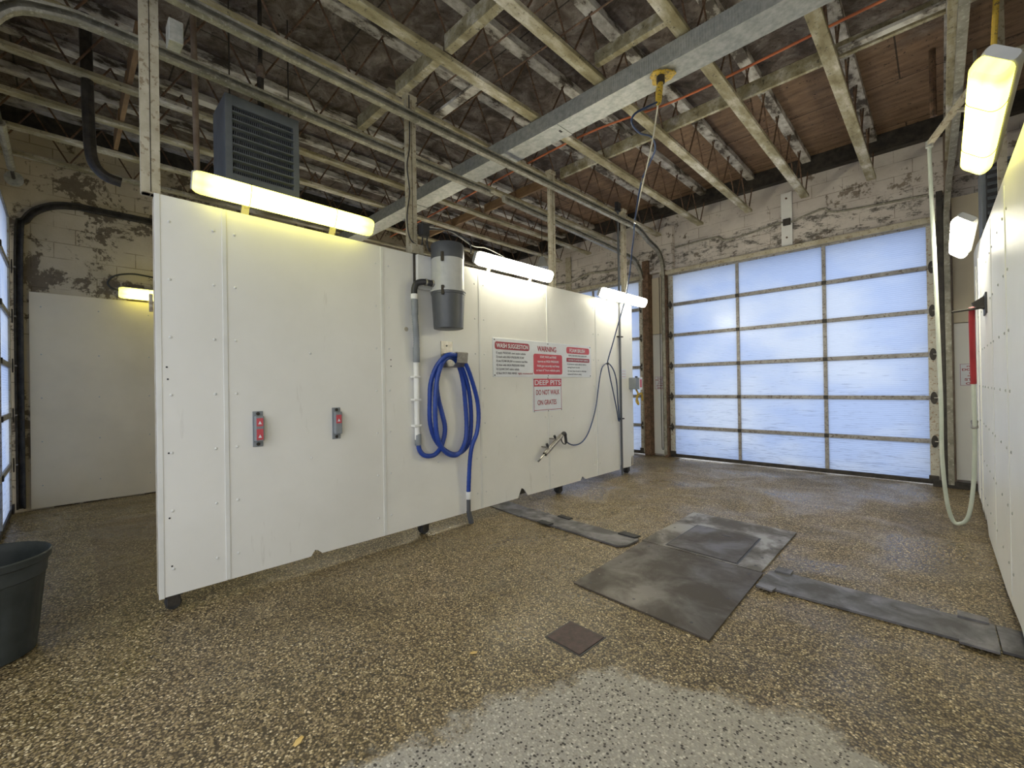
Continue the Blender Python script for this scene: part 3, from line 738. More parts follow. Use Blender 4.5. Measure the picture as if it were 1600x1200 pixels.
for y in (4.02, 5.06, 6.62, 7.1):
    link('joint_strip', box(B(), (XW-.004, y-.012, .13), (XW+.02, y+.012, 2.63 if y < 5 else 2.7), .002), M['batten'], t)
for y in (3.9, 4.14, 4.5, 4.95, 5.18, 5.55, 5.9, 6.2, 6.7):
    for kz in range(7):
        link('rivet', lathe(B(), [(.010,-.001),(.009,-.004),(.004,-.006)], (XW, y, .3+kz*.36), 8, axis='x'), M['galv'], t)
# brush holder + brush handle
t = empty('brush_holder', (XW, 5.6, 2.0), 'dark steel brush bracket poking through the right wall', 'bracket')
link('hole_shade', box(B(), (XW-.012, 5.52, 2.02), (XW+.0005, 5.80, 2.20), .002), M['black'], t)  # black sheet on the board gives the dark of the hole in it
bm = prism(B(), [(XW-.012, 5.62, 2.18), (XW-.012, 5.62, 2.06), (.21, 5.62, 2.10), (.20, 5.62, 2.125)], (0, .05, 0)); link('arm', bm, M['darkmetal'], t)
link('pin', tube(B(), [(XW-.01, 5.6, 2.075), (.08, 5.75, 2.075)], .009, 8), M['darkmetal'], t)
t = empty('brush_hose', (.08, 6.0, .03), 'milky hose with a red grip, hanging in a loop before the right wall', 'hose')
red = smoothpath([(.205,5.72,2.10),(.206,5.78,1.9),(.210,5.85,1.65),(.213,5.9,1.41)], 4)
link('red_grip', tube(B(), red, .022, 10), M['red'], t, True)
wh = smoothpath([(.213,5.9,1.42),(.216,5.92,1.1),(.216,6.0,.8),(.20,6.03,.40),(.165,6.06,.13),(.11,6.08,.05),(.06,6.08,.075),(.02,6.05,.28),(-.005,6.0,.70),(-.005,6.0,1.2),(-.012,6.0,1.66),(-.03,6.0,2.6),(-.045,6.0,3.3),(-.052,6.0,3.76)], 6)
link('hose', tube(B(), wh, .0165, 10), M['whitehose'], t, True)
link('clamp', lathe(B(), [(.02,-.04),(.027,-.03),(.022,0),(.027,.03),(.02,.04)], (.216, 5.95, 1.03), 12), M['steel'], t)
t = empty('hose_boom', (.3, 5.5, 4.1), 'slim steel swing boom above the right wall carrying the hanging hose', 'boom')
link('arm', bar(B(), (-.052, 6.0, 3.78), (.34, 5.45, 4.12), .05, .035), M['strut'], t)
link('brace', bar(B(), (.13, 5.75, 3.93), (.45, 5.9, 3.86), .03, .03), M['strut'], t)
link('wall_arm', bar(B(), (.34, 5.45, 4.12), (.9, 5.45, 4.14), .05, .035), M['strut'], t)
link('swivel', lathe(B(), [(.02,-.05),(.03,-.04),(.03,.02),(.015,.03)], (-.05, 6.0, 3.79), 12), M['galv'], t)
# grey heater over the right wall
def heater(c, wy, hz, dx, label):
    """front face at x=c.x facing +x (dx>0 extends to -x)"""
    x, y, z = c
    t = empty('unit_heater', (x-dx/2, y+wy/2, z), label, 'heater', 'unit heaters')
    bm = box(B(), (x-dx, y, z), (x-.045, y+wy, z+hz), .008)
    link('casing', bm, M['grayheater'], t)
    bm = box(B(), (x-.05, y, z), (x, y+.055, z+hz), .004); box(bm, (x-.05, y+wy-.055, z), (x, y+wy, z+hz), .004)
    box(bm, (x-.05, y+.05, z+hz-.09), (x, y+wy-.05, z+hz), .004); box(bm, (x-.05, y+.05, z), (x, y+wy-.05, z+.07), .004)
    link('front_frame', bm, M['grayheater'], t)
    link('core', box(B(), (x-.046, y+.05, z+.07), (x-.038, y+wy-.05, z+hz-.09)), M['heaterdark'], t)
    bm = B(); n = 30
    for i in range(n):
        yy = y+.06+(wy-.12)*i/(n-1); box(bm, (x-.038, yy-.002, z+.07), (x-.028, yy+.002, z+hz-.09))
    link('fin', bm, M['grayheater'], t)
    nl = 8
    for i in range(nl):
        zz = z+.085+(hz-.19)*(i+.4)/nl
        link('louvre', bar(B(), (x-.012, y+.052, zz), (x-.012, y+wy-.052, zz), .010, .060, (.9,0,.0)), M['grayheater'], t)
    return t
heater((-4.30, .97, 3.25), .60, .74, .42, 'grey louvred unit heater hanging behind the partition')
bm = B()
for yy in (1.0, 1.5):
    pass
for yy, lb in ((1.02, 'thin rod hanging the louvred heater, nearer one'), (1.50, 'thin rod hanging the louvred heater, farther one')):
    tag(link('hanger_rod', tube(B(), [(-4.36, yy, 3.99), (-4.36, yy, 4.94)], .006, 6), M['darkmetal']), lb, 'rod')
t = empty('gas_pipe', (-4.38, 1.25, 3.99), 'dark gas pipe with valve dropping to the louvred heater', 'pipe')
link('pipe', tube(B(), [(-4.38,1.27,3.98),(-4.38,1.27,4.30)], .028, 10), M['darkmetal'], t)
link('pipe', tube(B(), [(-4.38,1.27,4.40),(-4.38,1.27,5.02)], .018, 10), M['darkmetal'], t)
link('valve', tube(B(), [(-4.38,1.27,4.28),(-4.38,1.27,4.32),(-4.38,1.27,4.38),(-4.38,1.27,4.42)], [.025,.04,.04,.02], 10), M['brownpipe'], t)
tag(link('pipe', tube(B(), smoothpath([(-4.3,.76,5.02),(-4.3,.755,4.5),(-4.3,.76,4.2),(-4.3,.77,3.23)],4), .022, 10), M['brownpipe']), 'brown vertical pipe left of the louvred heater', 'pipe')
tag(link('pipe', tube(B(), smoothpath([(-5.6,.16,5.02),(-5.6,.17,4.4),(-5.6,.18,3.9),(-5.6,.20,3.62),(-5.6,.28,3.50),(-5.6,.40,3.47)],5), .045, 12), M['darkmetal']), 'thick dark vent pipe bending near the left wall', 'pipe')
# heater on the right: faces the camera side (-y)
t = empty('unit_heater', (.6, 7.0, 3.05), 'dark grey unit heater above the right wall, behind the bright lamps', 'heater', 'unit heaters')
link('casing', box(B(), (.33, 6.75, 3.02), (.95, 7.3, 3.72), .01), M['grayheater'], t)
link('front_frame', box(B(), (.36, 6.73, 3.06), (.92, 6.75, 3.68), .004), M['heaterdark'], t)
for i in range(8): link('louvre', bar(B(), (.37, 6.72, 3.10+i*.075), (.91, 6.72, 3.10+i*.075), .006, .05, (0,.6,.8)), M['grayheater'], t)
# pipes and posts above the right wall
tag(link('pipe', tube(B(), [(-.02,6.6,4.30),(-.02,6.6,5.02)], .03, 10), M['rust']), 'dark rusty vent stub under the deck, left of two', 'pipe')
tag(link('pipe', tube(B(), [(.13,6.3,4.45),(.13,6.3,5.02)], .03, 10), M['rust']), 'dark rusty vent stub under the deck, right of two', 'pipe')
tag(link('gas_pipe', tube(B(), smoothpath([(.34,4.6,5.02),(.33,4.7,4.4),(.31,4.8,3.9)],3), .018, 10), M['yellow']), 'yellow painted gas pipe dropping above the big right lamp', 'pipe')
tag(link('conduit_tube', tube(B(), smoothpath([(.31,4.8,3.9),(.30,4.8,3.65),(.26,4.75,3.5),(.26,4.6,3.3),(.24,4.2,2.95)],4), .012, 8), M['galv']), 'grey conduit bending down to the big right lamp', 'pipe')
t = empty('strut_post', (.42, 6.1, 2.6), 'cream upright post rising behind the right wall by the boom', 'post')
link('strut', box(B(), (.40, 6.05, .1), (.46, 6.11, 5.02)), M['strut'], t)
link('strut', box(B(), (.52, 5.2, .1), (.58, 5.26, 5.02)), M['strut'], t)
board('timber_offcut', (.45, 4.1, 3.6), (.62, 4.14, 4.9), M['timber'], 'flat timber board above the big right lamp', 'timber board')
t = empty('switch_box', (.30, 6.9, 3.9), 'grey wall box high beside the yellow gas pipe', 'junction box')
link('casing', box(B(), (.24, 6.9, 3.95), (.38, 7.0, 4.35), .008), M['galv'], t); link('cover', box(B(), (.26, 6.89, 3.98), (.36, 6.9, 4.3), .003), M['charcoal'], t)
link('conduit', tube(B(), [(.31,6.95,4.34),(.31,6.95,5.03)], .014, 8), M['galv'], t)

# ---------------- vacuum ----------------
vc = (-3.475, 2.665, 2.03)
t = empty('vacuum_canister', vc, 'tall grey vacuum canister with a dark bucket hung on the partition', 'vacuum')
link('bucket', lathe(B(), [(.135,0),(.145,.004),(.163,.33),(.168,.335),(.168,.355)], vc, 36), M['charcoal'], t, True)
link('body', lathe(B(), [(.160,.355),(.176,.356),(.176,.372),(.160,.376),(.160,.68)], vc, 36), M['lightgray'], t, True)
link('motor_head', lathe(B(), [(.160,.68),(.163,.683),(.163,.815),(.155,.83),(.10,.838)], vc, 36), M['charcoal'], t, True)
for a in (-.95, 2.4):
    ca, sa = math.cos(a), math.sin(a)
    for z in (.355, .675): 
        link('latch', box(B(), (vc[0]+ca*.172-.012, vc[1]+sa*.172-.012, vc[2]+z-.045), (vc[0]+ca*.172+.012, vc[1]+sa*.172+.012, vc[2]+z+.045), .004), M['darkmetal'], t)
link('mount', box(B(), (XP, 2.40, 2.42), (-3.60, 2.56, 2.75), .004), M['whiteplastic'], t)
link('mount_strip', box(B(), (XP, 2.385, 2.42), (-3.635, 2.40, 2.76), .002), M['darkmetal'], t)
t = empty('vacuum_pipe', (-3.61, 2.38, .93), 'white and grey vacuum pipe clipped down the partition', 'pipe')
link('elbow', tube(B(), smoothpath([(-3.49,2.56,2.455),(-3.51,2.49,2.462),(-3.54,2.42,2.470),(-3.57,2.365,2.452),(-3.58,2.345,2.40),(-3.58,2.343,2.35)], 4), .030, 14), M['black'], t, True)
for p_ in ((-3.505,2.50,2.461),(-3.53,2.44,2.468)): link('clamp_ring', lathe(B(), [(.031,-.008),(.035,-.006),(.035,.006),(.031,.008)], p_, 14, axis='y'), M['steel'], t)
link('collar', lathe(B(), [(.031,0),(.034,.003),(.034,.045),(.031,.05)], (-3.58,2.343,2.30), 14), M['whiteplastic'], t)
link('cuff', lathe(B(), [(.028,0),(.033,.01),(.033,.15),(.03,.155)], (-3.58,2.345,2.145), 16), M['grayplastic'], t, True)
fx = smoothpath([(-3.58,2.345,2.15),(-3.58,2.352,2.05),(-3.60,2.372,1.95),(-3.61,2.378,1.84)], 10)
link('flex_hose', tube(B(), fx, [.028+.003*(i%2) for i in range(len(fx))], 14), M['grayplastic'], t, True)
link('cuff', lathe(B(), [(.03,0),(.033,.005),(.033,.14),(.028,.15)], (-3.612,2.378,1.70), 16), M['grayplastic'], t, True)
link('pipe', lathe(B(), [(.024,0),(.026,.002),(.026,.745),(.024,.75)], (-3.618,2.378,.955), 16), M['whiteplastic'], t, True)
for z in (1.56, 1.34, 1.09): link('clip', box(B(), (XP, 2.335, z-.01), (-3.588, 2.412, z+.01), .003), M['whiteplastic'], t)
for z in (1.335, 1.09): pass
link('cuff', lathe(B(), [(.027,0),(.032,.01),(.032,.10),(.027,.11)], (-3.618,2.385,.90), 16), M['grayplastic'], t, True)
HP = [(-3.620,2.388,.95),(-3.620,2.399,.859),(-3.610,2.437,.804),(-3.600,2.497,.783),(-3.600,2.576,.794),(-3.610,2.651,.856),(-3.620,2.702,.967),(-3.620,2.708,1.067),(-3.630,2.681,1.203),(-3.630,2.642,1.339),(-3.620,2.617,1.473),(-3.600,2.617,1.605),(-3.580,2.659,1.713),(-3.570,2.735,1.760),(-3.560,2.812,1.733),(-3.560,2.875,1.623),(-3.570,2.924,1.451),(-3.580,2.952,1.242),(-3.580,2.962,1.050),(-3.570,2.935,.897),(-3.560,2.858,.786),(-3.550,2.764,.761),(-3.550,2.661,.807),(-3.545,2.582,.909),(-3.54,2.545,1.035),(-3.53,2.528,1.214),(-3.52,2.530,1.392),(-3.51,2.548,1.554),(-3.50,2.595,1.684),(-3.500,2.684,1.756),(-3.51,2.778,1.747),(-3.53,2.870,1.657),(-3.560,2.961,1.503),(-3.580,3.015,1.327),(-3.600,3.044,1.114),(-3.610,3.029,.902),(-3.610,2.954,.796),(-3.600,2.814,.762),(-3.610,2.681,.829),(-3.62,2.582,.947),(-3.62,2.529,1.115),(-3.60,2.515,1.311),(-3.580,2.518,1.506),(-3.53,2.558,1.668),(-3.470,2.629,1.766),(-3.460,2.742,1.773),(-3.470,2.866,1.698),(-3.500,2.978,1.520),(-3.520,3.060,1.326),(-3.530,3.088,1.148),(-3.530,3.061,.973),(-3.540,3.001,.838),(-3.560,2.986,.699),(-3.580,2.986,.523),(-3.600,2.991,.345)]
t = empty('vacuum_hose', (-3.6, 2.8, 0), 'thick blue vacuum hose coiled over its wall hook', 'hose')
hp = smoothpath(HP, 8)
link('hose', tube(B(), hp, [.0225+.0012*(i%2) for i in range(len(hp))], 12), M['bluehose'], t, True)
link('cuff', lathe(B(), [(.026,0),(.029,.004),(.029,.075),(.026,.08)], (-3.6,2.991,.265), 16), M['whiteplastic'], t, True)
noz = B(); tube(noz, [(-3.6,2.99,.275),(-3.6,2.99,.12)], .022, 14)
prism(noz, [(-3.62,2.972,.135),(-3.58,2.972,.135),(-3.56,2.99,.012),(-3.60,2.985,.008)], (0,.036,.0)); link('crevice_nozzle', noz, M['charcoal'], t)
t = empty('hose_hook', (XP, 2.8, 1.7), 'bent steel plate hook holding the blue hose', 'hook')
link('back_plate', box(B(), (XP, 2.70, 1.66), (XP+.006, 2.85, 1.93), .002), M['steel'], t)
link('screw', tube(B(), [(XP+.006,2.775,1.885),(XP+.010,2.775,1.885)], .010, 8), M['black'], t)
bm = B(); ys = (2.735, 2.87)
prof = [(-3.652,1.66),(-3.60,1.655),(-3.50,1.66),(-3.44,1.70),(-3.425,1.80),(-3.43,1.80),(-3.445,1.705),(-3.50,1.668),(-3.60,1.663),(-3.652,1.668)]
prism(bm, [(x, ys[0], z) for x, z in prof], (0, ys[1]-ys[0], 0)); 
prism(bm, [(-3.652,2.735,1.80),(-3.43,2.735,1.80),(-3.43,2.735,1.806),(-3.652,2.735,1.806)], (0,.13,0))
link('hook_plate', bm, M['steel'], t)
# cables near the vacuum
t = empty('outlet_box', (-3.64, 2.50, 3.0), 'small black outlet box with wires on the second strut post', 'junction box')
link('casing', box(B(), (-3.70, 2.475, 2.96), (-3.62, 2.56, 3.08), .008), M['black'], t)
link('wire', tube(B(), smoothpath([(-3.62,2.53,2.98),(-3.58,2.50,2.86),(-3.58,2.53,2.80),(-3.56,2.60,2.78),(-3.50,2.62,2.86)],5), .007, 6), M['black'], t)
tag(link('power_cable', tube(B(), smoothpath([(-3.62,2.55,3.03),(-3.58,2.75,3.06),(-3.55,2.9,3.03),(-3.50,2.98,2.95),(-3.5,2.99,2.85)],5), .007, 6), M['black']), 'black cable arching behind the vacuum canister top', 'cable')
tag(link('power_cable', tube(B(), smoothpath([(-3.64,2.55,3.06),(-3.64,2.803,3.085),(-3.64,2.972,3.044),(-3.64,3.15,2.994),(-3.64,3.34,3.013),(-3.64,3.62,2.97)],5), .006, 6), M['galv']), 'pale cable running from the outlet box to the middle lamp', 'cable')
tag(link('power_cable', tube(B(), smoothpath([(-3.66,2.368,4.3),(-3.66,2.368,3.826),(-3.66,2.336,3.597),(-3.66,2.36,3.356),(-3.66,2.327,3.099),(-3.66,2.36,2.90),(-3.66,2.48,2.86),(-3.66,2.50,2.95)],5), .007, 6), M['black']), 'wavy black cable hanging down the second strut post', 'cable')
tag(link('wall_box', box(B(), (-3.70, 2.36, PT+.006), (-3.64, 2.50, PT+.10), .004), M['strut']), 'small cream steel tab at the foot of the second strut post', 'bracket')

# mat clips
def clip(y, label, badge):
    t = empty('mat_clip', (XP, y, 1.03), label, 'mat clip', 'mat clips on the partition')
    link('back_plate', box(B(), (XP, y-.035, 1.035), (XP+.008, y+.035, 1.30), .003), M['grayplastic'], t)
    link('clamp_jaw', box(B(), (XP+.008, y-.028, 1.08), (XP+.055, y+.030, 1.265), .006), M['grayplastic'], t)
    for z in (1.055, 1.282): link('bolt', tube(B(), [(XP+.008,y,z),(XP+.014,y,z)], .013, 10), M['darkmetal'], t)
    for z0, z1 in badge:
        b_ = link('red_sticker', box(B(), (XP+.0545, y-.022, z0), (XP+.0560, y+.022, z1)), M['signred'], t)
        link('arrow_mark', prism(B(), [(XP+.0561,y-.012,z0+.015),(XP+.0561,y+.012,z0+.015),(XP+.0561,y,z0+.04)], (.001,0,0)), M['signwhite'], b_)
clip(1.01, 'grey mat clamp with two red stickers, left of the pair on the partition', [(1.09,1.17),(1.19,1.25)])
clip(1.605, 'grey mat clamp with one red sticker, right of the pair on the partition', [(1.17,1.24)])

# ---------------- signs on partition ----------------
Rr, Uu = (0,1,0), (0,0,1)
def roundrect(bm, x, y0, y1, z0, z1, r, th):
    pts = []
    for cy, cz, a0 in ((y1-r, z1-r, 0), (y0+r, z1-r, 90), (y0+r, z0+r, 180), (y1-r, z0+r, 270)):
        for i in range(5):
            a = math.radians(a0+22.5*i); pts.append((x, cy+r*math.cos(a), cz+r*math.sin(a)))
    return prism(bm, pts, (th, 0, 0))
SX = XP+.009
t = empty('instruction_sign', (XP, 4.4, 1.57), 'wide white sign with red WARNING panel on the partition', 'sign')
link('plate', box(B(), (XP+.001, 3.425, 1.565), (SX, 5.385, 2.015), .002), M['signwhite'], t)
def tx(s, y, z, h, wd, mm, par, ctr=True, bold=0.0, x=SX): return text('lettering', s, (x, y, z), Rr, Uu, wd, h, mm, par, bold, center=ctr)
b1 = link('red_badge', roundrect(B(), SX, 3.455, 4.045, 1.885, 1.975, .03, .0012), M['signdkred'], t)
tx('WASH SUGGESTION', 3.75, 1.905, .05, .54, M['signwhite'], t, True, .012, SX+.0012)
for i, s_ in enumerate(['1) apply PRESOAK over entire vehicle', '2) wash with HIGH PRESSURE SOAP', '3) use FOAM BRUSH to remove road film', '4) rinse with HIGH PRESSURE RINSE', '5) CLEARCOAT entire vehicle', '6) final SPOT FREE RINSE']):
    tx(s_, 3.475, 1.835-i*.0475, .024, [.50,.47,.53,.48,.38,.34][i], M['ink'], t, False, .008)
tx('highly recommended!', 3.835, 1.5975, .022, .27, M['signdkred'], t, False, .004)
tx('WARNING', 4.385, 1.895, .065, .38, M['signdkred'], t, True, .02)
link('red_panel', roundrect(B(), SX, 4.12, 4.70, 1.60, 1.86, .03, .0012), M['signred'], t)
for i, s_ in enumerate(['SOAP, WAX and RINSE', 'operate at HIGH PRESSURE', 'Hold gun securely and keep', 'at least 6" from vehicle paint.']):
    tx(s_, 4.41, 1.81-i*.057, .028, [.33,.43,.45,.48][i], M['signwhite'], t, True, .01, SX+.0012)
link('red_badge', roundrect(B(), SX, 4.80, 5.34, 1.89, 1.98, .03, .0012), M['signred'], t)
tx('FOAM BRUSH', 5.05, 1.91, .05, .36, M['signwhite'], t, True, .012, SX+.0012)
tx('-IDEAL FOR REMOVING ROAD FILM-', 5.06, 1.855, .018, .44, M['ink'], t, True)
link('red_badge', roundrect(B(), SX, 4.80, 5.34, 1.775, 1.83, .012, .0012), M['signdkred'], t)
tx('CAUTION TO AVOID PAINT DAMAGE', 5.07, 1.792, .022, .48, M['signwhite'], t, True, .01, SX+.0012)
for i, s_ in enumerate(['1) pressure wash vehicle before', '    using foam brush', '2) rinse foam brush to dislodge', '    material before using']):
    tx(s_, 4.82, 1.735-i*.043-(.008 if i > 1 else 0), .020, [.44,.28,.44,.32][i], M['ink'], t, False, .004)
for (y, z) in ((3.45,1.995),(3.45,1.585),(4.405,1.995),(4.405,1.583),(5.36,1.995),(5.36,1.585)):
    link('screw', tube(B(), [(SX,y,z),(SX+.003,y,z)], .008, 8), M['black'], t)
t = empty('deep_pits_sign', (XP, 4.4, 1.13), 'small red and white DEEP PITS sign under the wide sign', 'sign')
link('plate', box(B(), (XP+.001, 4.10, 1.125), (SX, 4.69, 1.553), .002), M['signwhite'], t)
bm = B()
for a, b in (((4.115,1.14),(4.122,1.54)),((4.668,1.14),(4.675,1.54)),((4.115,1.14),(4.675,1.147))): box(bm, (SX, a[0], a[1]), (SX+.001, b[0], b[1]))
link('red_border', bm, M['signdkred'], t)
link('red_header', box(B(), (SX, 4.115, 1.445), (SX+.0012, 4.675, 1.545)), M['signred'], t)
tx('DEEP PITS', 4.395, 1.465, .062, .52, M['signwhite'], t, True, .012, SX+.0012)
tx('DO NOT WALK', 4.395, 1.34, .062, .47, M['signdkred'], t, True, .012)
tx('ON GRATES', 4.375, 1.21, .062, .38, M['signdkred'], t, True, .012)
for (y, z) in ((4.12,1.54),(4.67,1.54),(4.395,1.555),(4.12,1.135),(4.67,1.135),(4.395,1.133)):
    link('screw', tube(B(), [(SX,y,z-.005),(SX+.003,y,z-.005)], .007, 8), M['black'], t)
# small faded notice + switch box on far end
t = empty('notice_sign', (XP, 6.35, 1.55), 'tiny faded red notice beside the dark conduit pole', 'sign')
link('plate', box(B(), (XP+.001, 6.235, 1.545), (XP+.004, 6.385, 1.70), .001), M['signwhite'], t)
for i in range(3): tx(['STOP', 'WATCH', 'STEP'][i] if False else ['---', '----', '---'][i], 6.31, 1.66-i*.045, .02, .10, M['signred'], t, True, .03, XP+.004)
t = empty('switch_box', (XP, 6.55, 1.35), 'grey switch box with a red and white label at the far partition end', 'switch box')
link('casing', box(B(), (XP, 6.47, 1.37), (-3.53, 6.61, 1.56), .006), M['grayplastic'], t)
link('face_label', box(B(), (-3.53, 6.575, 1.36), (-3.525, 6.67, 1.565), .002), M['signwhite'], t)
link('red_label', box(B(), (-3.525, 6.59, 1.40), (-3.5235, 6.655, 1.53)), M['signred'], t)
link('handle', box(B(), (-3.58, 6.53, 1.56), (-3.55, 6.57, 1.585), .003), M['black'], t)
link('yellow_cord', tube(B(), smoothpath([(-3.6,6.60,1.37),(-3.58,6.63,1.28),(-3.60,6.60,1.18),(-3.58,6.64,1.12),(-3.6,6.62,1.25),(-3.56,6.70,1.30),(-3.6,6.80,1.22),(-3.62,6.85,1.18)],6), .016, 8), M['yellow'], t, True)

# notices beside the exit door
def notice(x0, x1, z0, z1, y, label):
    t = empty('notice_sign', ((x0+x1)/2, y, z0), label, 'sign')
    link('plate', box(B(), (x0, y-.004, z0), (x1, y, z1), .001), M['signwhite'], t)
    bm = B()
    for a in ((x0+.006, z0+.006, x0+.010, z1-.006), (x1-.010, z0+.006, x1-.006, z1-.006), (x0+.006, z0+.006, x1-.006, z0+.010), (x0+.006, z1-.010, x1-.006, z1-.006)):
        box(bm, (a[0], y-.0048, a[1]), (a[2], y-.004, a[3]))
    link('border', bm, M['signdkred'], t)
    hh = (z1-z0); cx = (x0+x1)/2; W = x1-x0
    for s_, f, h_, ww in (('PLEASE', .84, .055, .5), ('DO NOT', .68, .095, .82), ('OPEN', .54, .06, .36), ('DOORS', .42, .06, .44), ('STAFF', .24, .10, .66), ('ONLY', .06, .10, .58)):
        text('lettering', s_, (cx, y-.0042, z0+hh*f), (1,0,0), (0,0,1), W*ww, hh*h_, M['signdkred'], t, .03, gap=.0008)
notice(-4.165, -3.93, 1.34, 1.60, 8.408, 'red and white STAFF ONLY notice on the pier behind the chain')
notice(.175, .45, 1.36, 1.66, 8.398, 'red and white notice half hidden behind the red hose grip')

# far wall conduit & plates
t = empty('conduit_run', (-1.9, 8.42, 4.1), 'grimy conduit snaking along the block wall above the big exit door', 'pipe')
link('pipe', tube(B(), smoothpath([(-3.7,8.43,4.13),(-2.95,8.425,4.14),(-2.75,8.42,4.04),(-2.3,8.42,4.07),(-1.9,8.42,4.12),(-1.75,8.42,4.09),(-1.3,8.42,4.18),(-1.1,8.42,4.08),(-.1,8.42,4.02)],5), .016, 8), M['track'], t)
link('junction', box(B(), (-1.85, 8.39, 4.05), (-1.74, 8.44, 4.16), .01), M['darkmetal'], t)
t = empty('wall_plate', (-1.8, 8.44, 3.72), 'white painted steel strap plate above the big exit door', 'wall plate')
link('plate', box(B(), (-1.88, 8.425, 3.70), (-1.72, 8.448, 4.60), .004), M['whiteplastic'], t)
for z in (3.85, 4.5): link('bolt', tube(B(), [(-1.8,8.425,z),(-1.8,8.41,z)], .015, 8), M['rust'], t)
t = empty('conduit_run', (-5.9, 8.42, 3.9), 'thick wavy conduit along the block wall above the left exit door', 'pipe')
link('pipe', tube(B(), smoothpath([(-7.9,8.42,3.9),(-7.0,8.42,3.95),(-6.3,8.42,3.88),(-5.7,8.42,4.0),(-5.2,8.42,3.95),(-4.7,8.42,4.02),(-4.45,8.42,4.03)],5), .025, 8), M['track'], t)
t = empty('wall_plate', (-6.3, 8.44, 3.72), 'painted steel strap plate above the left exit door', 'wall plate')
link('plate', box(B(), (-6.4, 8.43, 3.70), (-6.24, 8.448, 4.5), .004), M['strut'], t)
t = empty('pendant_lamp', (-5.07, 6.0, 3.6), 'small white bell lamp hanging in the left bay', 'lamp')
link('shade', lathe(B(), [(.03,.2),(.05,.16),(.11,.02),(.13,0)], (-5.07,6.0,3.56), 24), M['lightgray'], t, True)
link('cord', tube(B(), [(-5.07,6.0,3.74),(-5.07,6.0,5.03)], .006, 6), M['darkmetal'], t)

# ---------------- floor things ----------------
def flat(name, pts, z0, th, mm, parent=None): return link(name, prism(B(), [(x, y, z0) for x, y in pts], (0,0,th)), mm, parent)
t = empty('pit_cover', (-1.49, 4.3, 0), 'wet steel pit cover plate with a square hatch, farther one', 'floor plate')
flat('plate', [(-2.0,3.73),(-1.0,3.70),(-1.01,4.90),(-2.0,4.915)], .001, .012, M['plate'], t)
flat('hatch_gap', [(-1.79,3.755),(-1.175,3.725),(-1.205,4.485),(-1.80,4.505)], .0125, .001, M['black'], t)
h = flat('hatch', [(-1.775,3.77),(-1.19,3.74),(-1.22,4.47),(-1.785,4.49)], .013, .004, M['plate_dark'], t)
link('hatch_handle', box(B(), (-1.50,4.33,.017), (-1.42,4.35,.019)), M['black'], h)
bolts = [(-1.93+.216*i, y) for i in range(5) for y in (3.80, 4.84)] + [(x, 4.0+.27*j) for j in range(3) for x in (-1.93,-1.07)]
for (x, y) in bolts: link('bolt_hole', tube(B(), [(x,y,.013),(x,y,.0135)], .012, 8), M['black'], t)
t = empty('pit_cover', (-1.46, 3.1, 0), 'brown steel pit cover plate, nearer one', 'floor plate')
flat('plate', [(-1.945,2.60),(-.955,2.53),(-.985,3.69),(-1.985,3.72)], .001, .011, M['plate_dark'], t)
for (x, y) in [(-1.88,3.63),(-1.6,3.62),(-1.3,3.61),(-1.06,3.60),(-1.85,2.68),(-1.5,2.67),(-1.1,2.64),(-1.04,3.1),(-1.88,3.15)]:
    link('bolt_hole', tube(B(), [(x,y,.012),(x,y,.0125)], .011, 8), M['black'], t)
t = empty('trench_cover', (-2.9, 3.65, 0), 'dark steel trench cover strip running under the partition', 'floor plate')
flat('plate', [(-3.98,3.60),(-3.35,3.52),(-3.33,3.79),(-3.97,3.90)], .002, .012, M['strip'], t)
flat('plate', [(-3.36,3.53),(-2.08,3.44),(-2.03,3.50),(-2.02,3.70),(-2.06,3.74),(-3.34,3.80)], .004, .016, M['strip'], t)
for q in ([(-3.06,3.47),(-2.90,3.46),(-2.89,3.53),(-3.05,3.54)], [(-3.02,3.76),(-2.86,3.75),(-2.85,3.81),(-3.01,3.82)], [(-2.24,3.71),(-2.06,3.70),(-2.04,3.78),(-2.22,3.79)]):
    flat('rubber_tab', q, .020, .012, M['rubber'], t)
t = empty('trench_cover', (-.35, 3.62, 0), 'long grey steel trench cover strip running to the right wall', 'floor plate')
flat('plate', [(-.965,3.50),(-.93,3.44),(.205,3.46),(.20,3.80),(-.90,3.80),(-.955,3.76)], .003, .014, M['strip'], t)
flat('plate', [(.212,3.46),(.62,3.47),(.62,3.78),(.207,3.80)], .003, .014, M['strip'], t)
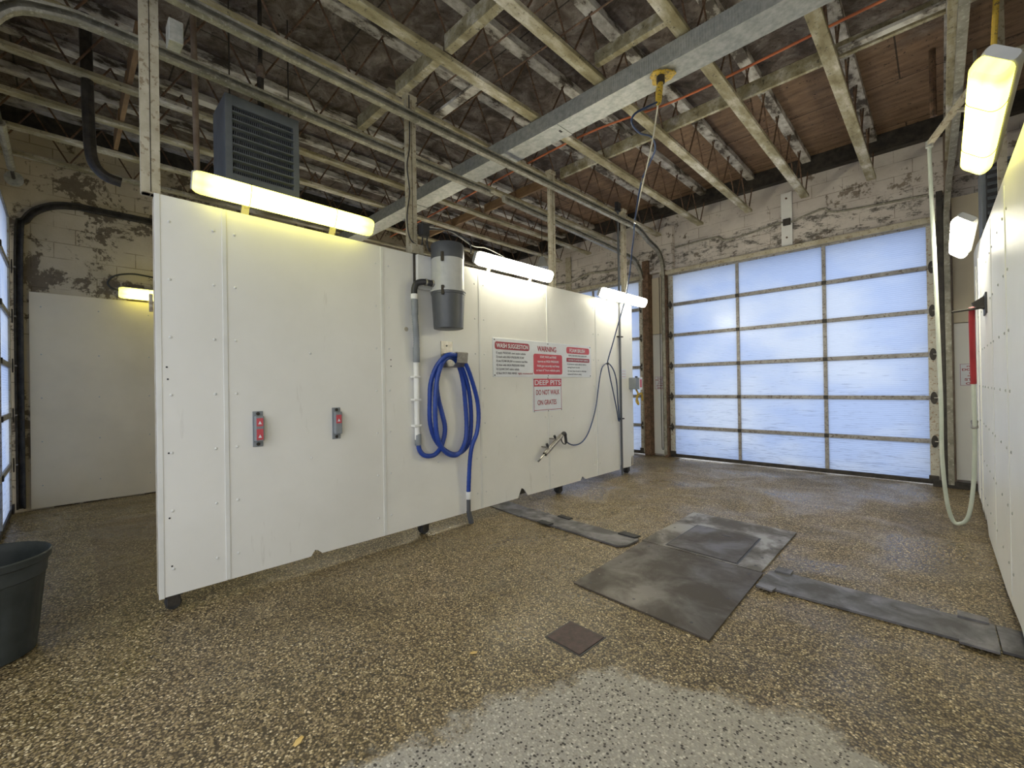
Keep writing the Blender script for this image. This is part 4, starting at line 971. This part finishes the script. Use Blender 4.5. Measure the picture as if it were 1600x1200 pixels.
for q in ([(-.925,3.76),(-.82,3.76),(-.82,3.85),(-.925,3.86)], [(-.955,3.40),(-.85,3.38),(-.84,3.45),(-.95,3.47)], [(.05,3.77),(.18,3.77),(.18,3.85),(.05,3.86)], [(.05,3.40),(.20,3.40),(.20,3.47),(.05,3.47)]):
    flat('rubber_tab', q, .017, .012, M['strip'], t)
t = empty('drain_lid', (-1.53, 2.05, 0), 'small square rusty drain lid set in the floor', 'drain')
flat('frame', [(-1.665,1.935),(-1.405,1.92),(-1.398,2.17),(-1.66,2.175)], .0005, .002, M['black'], t)
flat('lid', [(-1.652,1.945),(-1.415,1.932),(-1.408,2.16),(-1.648,2.165)], .001, .005, M['drain'], t)
for (x, y, lab, a) in ((-1.848,1.553,'small yellow leaf on the floor left of the drain lid', .4), (-1.92,.664,'small yellow leaf on the floor nearest the viewer', 1.9)):
    bm = B(); pts = []
    for i in range(12):
        q = 2*math.pi*i/12; r = .026*(1 if i % 2 else .8); lx, ly = r*math.cos(q), r*.6*math.sin(q)
        pts.append((x+lx*math.cos(a)-ly*math.sin(a), y+lx*math.sin(a)+ly*math.cos(a), .004+.006*math.cos(q)))
    prism(bm, pts, (0,0,.0015)); tag(link('leaf', bm, M['leaf']), lab, 'leaf')
# rubbish bin
bc = (-3.80, -.345, .002)
t = empty('rubbish_bin', bc, 'dark round plastic rubbish bin at the left edge', 'bin')
def pf(a, z):
    if .05 < z < .40: return 1 - .035*(1 if math.sin(6*a) > .25 else 0)
    return 1
bm = lathe(B(), [(.205,.0),(.222,.004),(.226,.05),(.232,.10),(.245,.25),(.256,.395),(.258,.42),(.268,.43),(.270,.50),(.285,.51),(.288,.545),(.283,.552),(.276,.545),(.268,.50),(.25,.30),(.22,.03),(.05,.02)], bc, 72, pf)
link('body', bm, M['binplastic'], t, True)
link('handle', tube(B(), smoothpath([(bc[0]+.27*math.cos(q), bc[1]+.27*math.sin(q), .47+.03*math.cos((q+.9)*6)) for q in (-1.25,-1.1,-.9,-.7,-.55)],3), .014, 8), M['binplastic'], t, True)

# puddle sheen is in the floor material; done
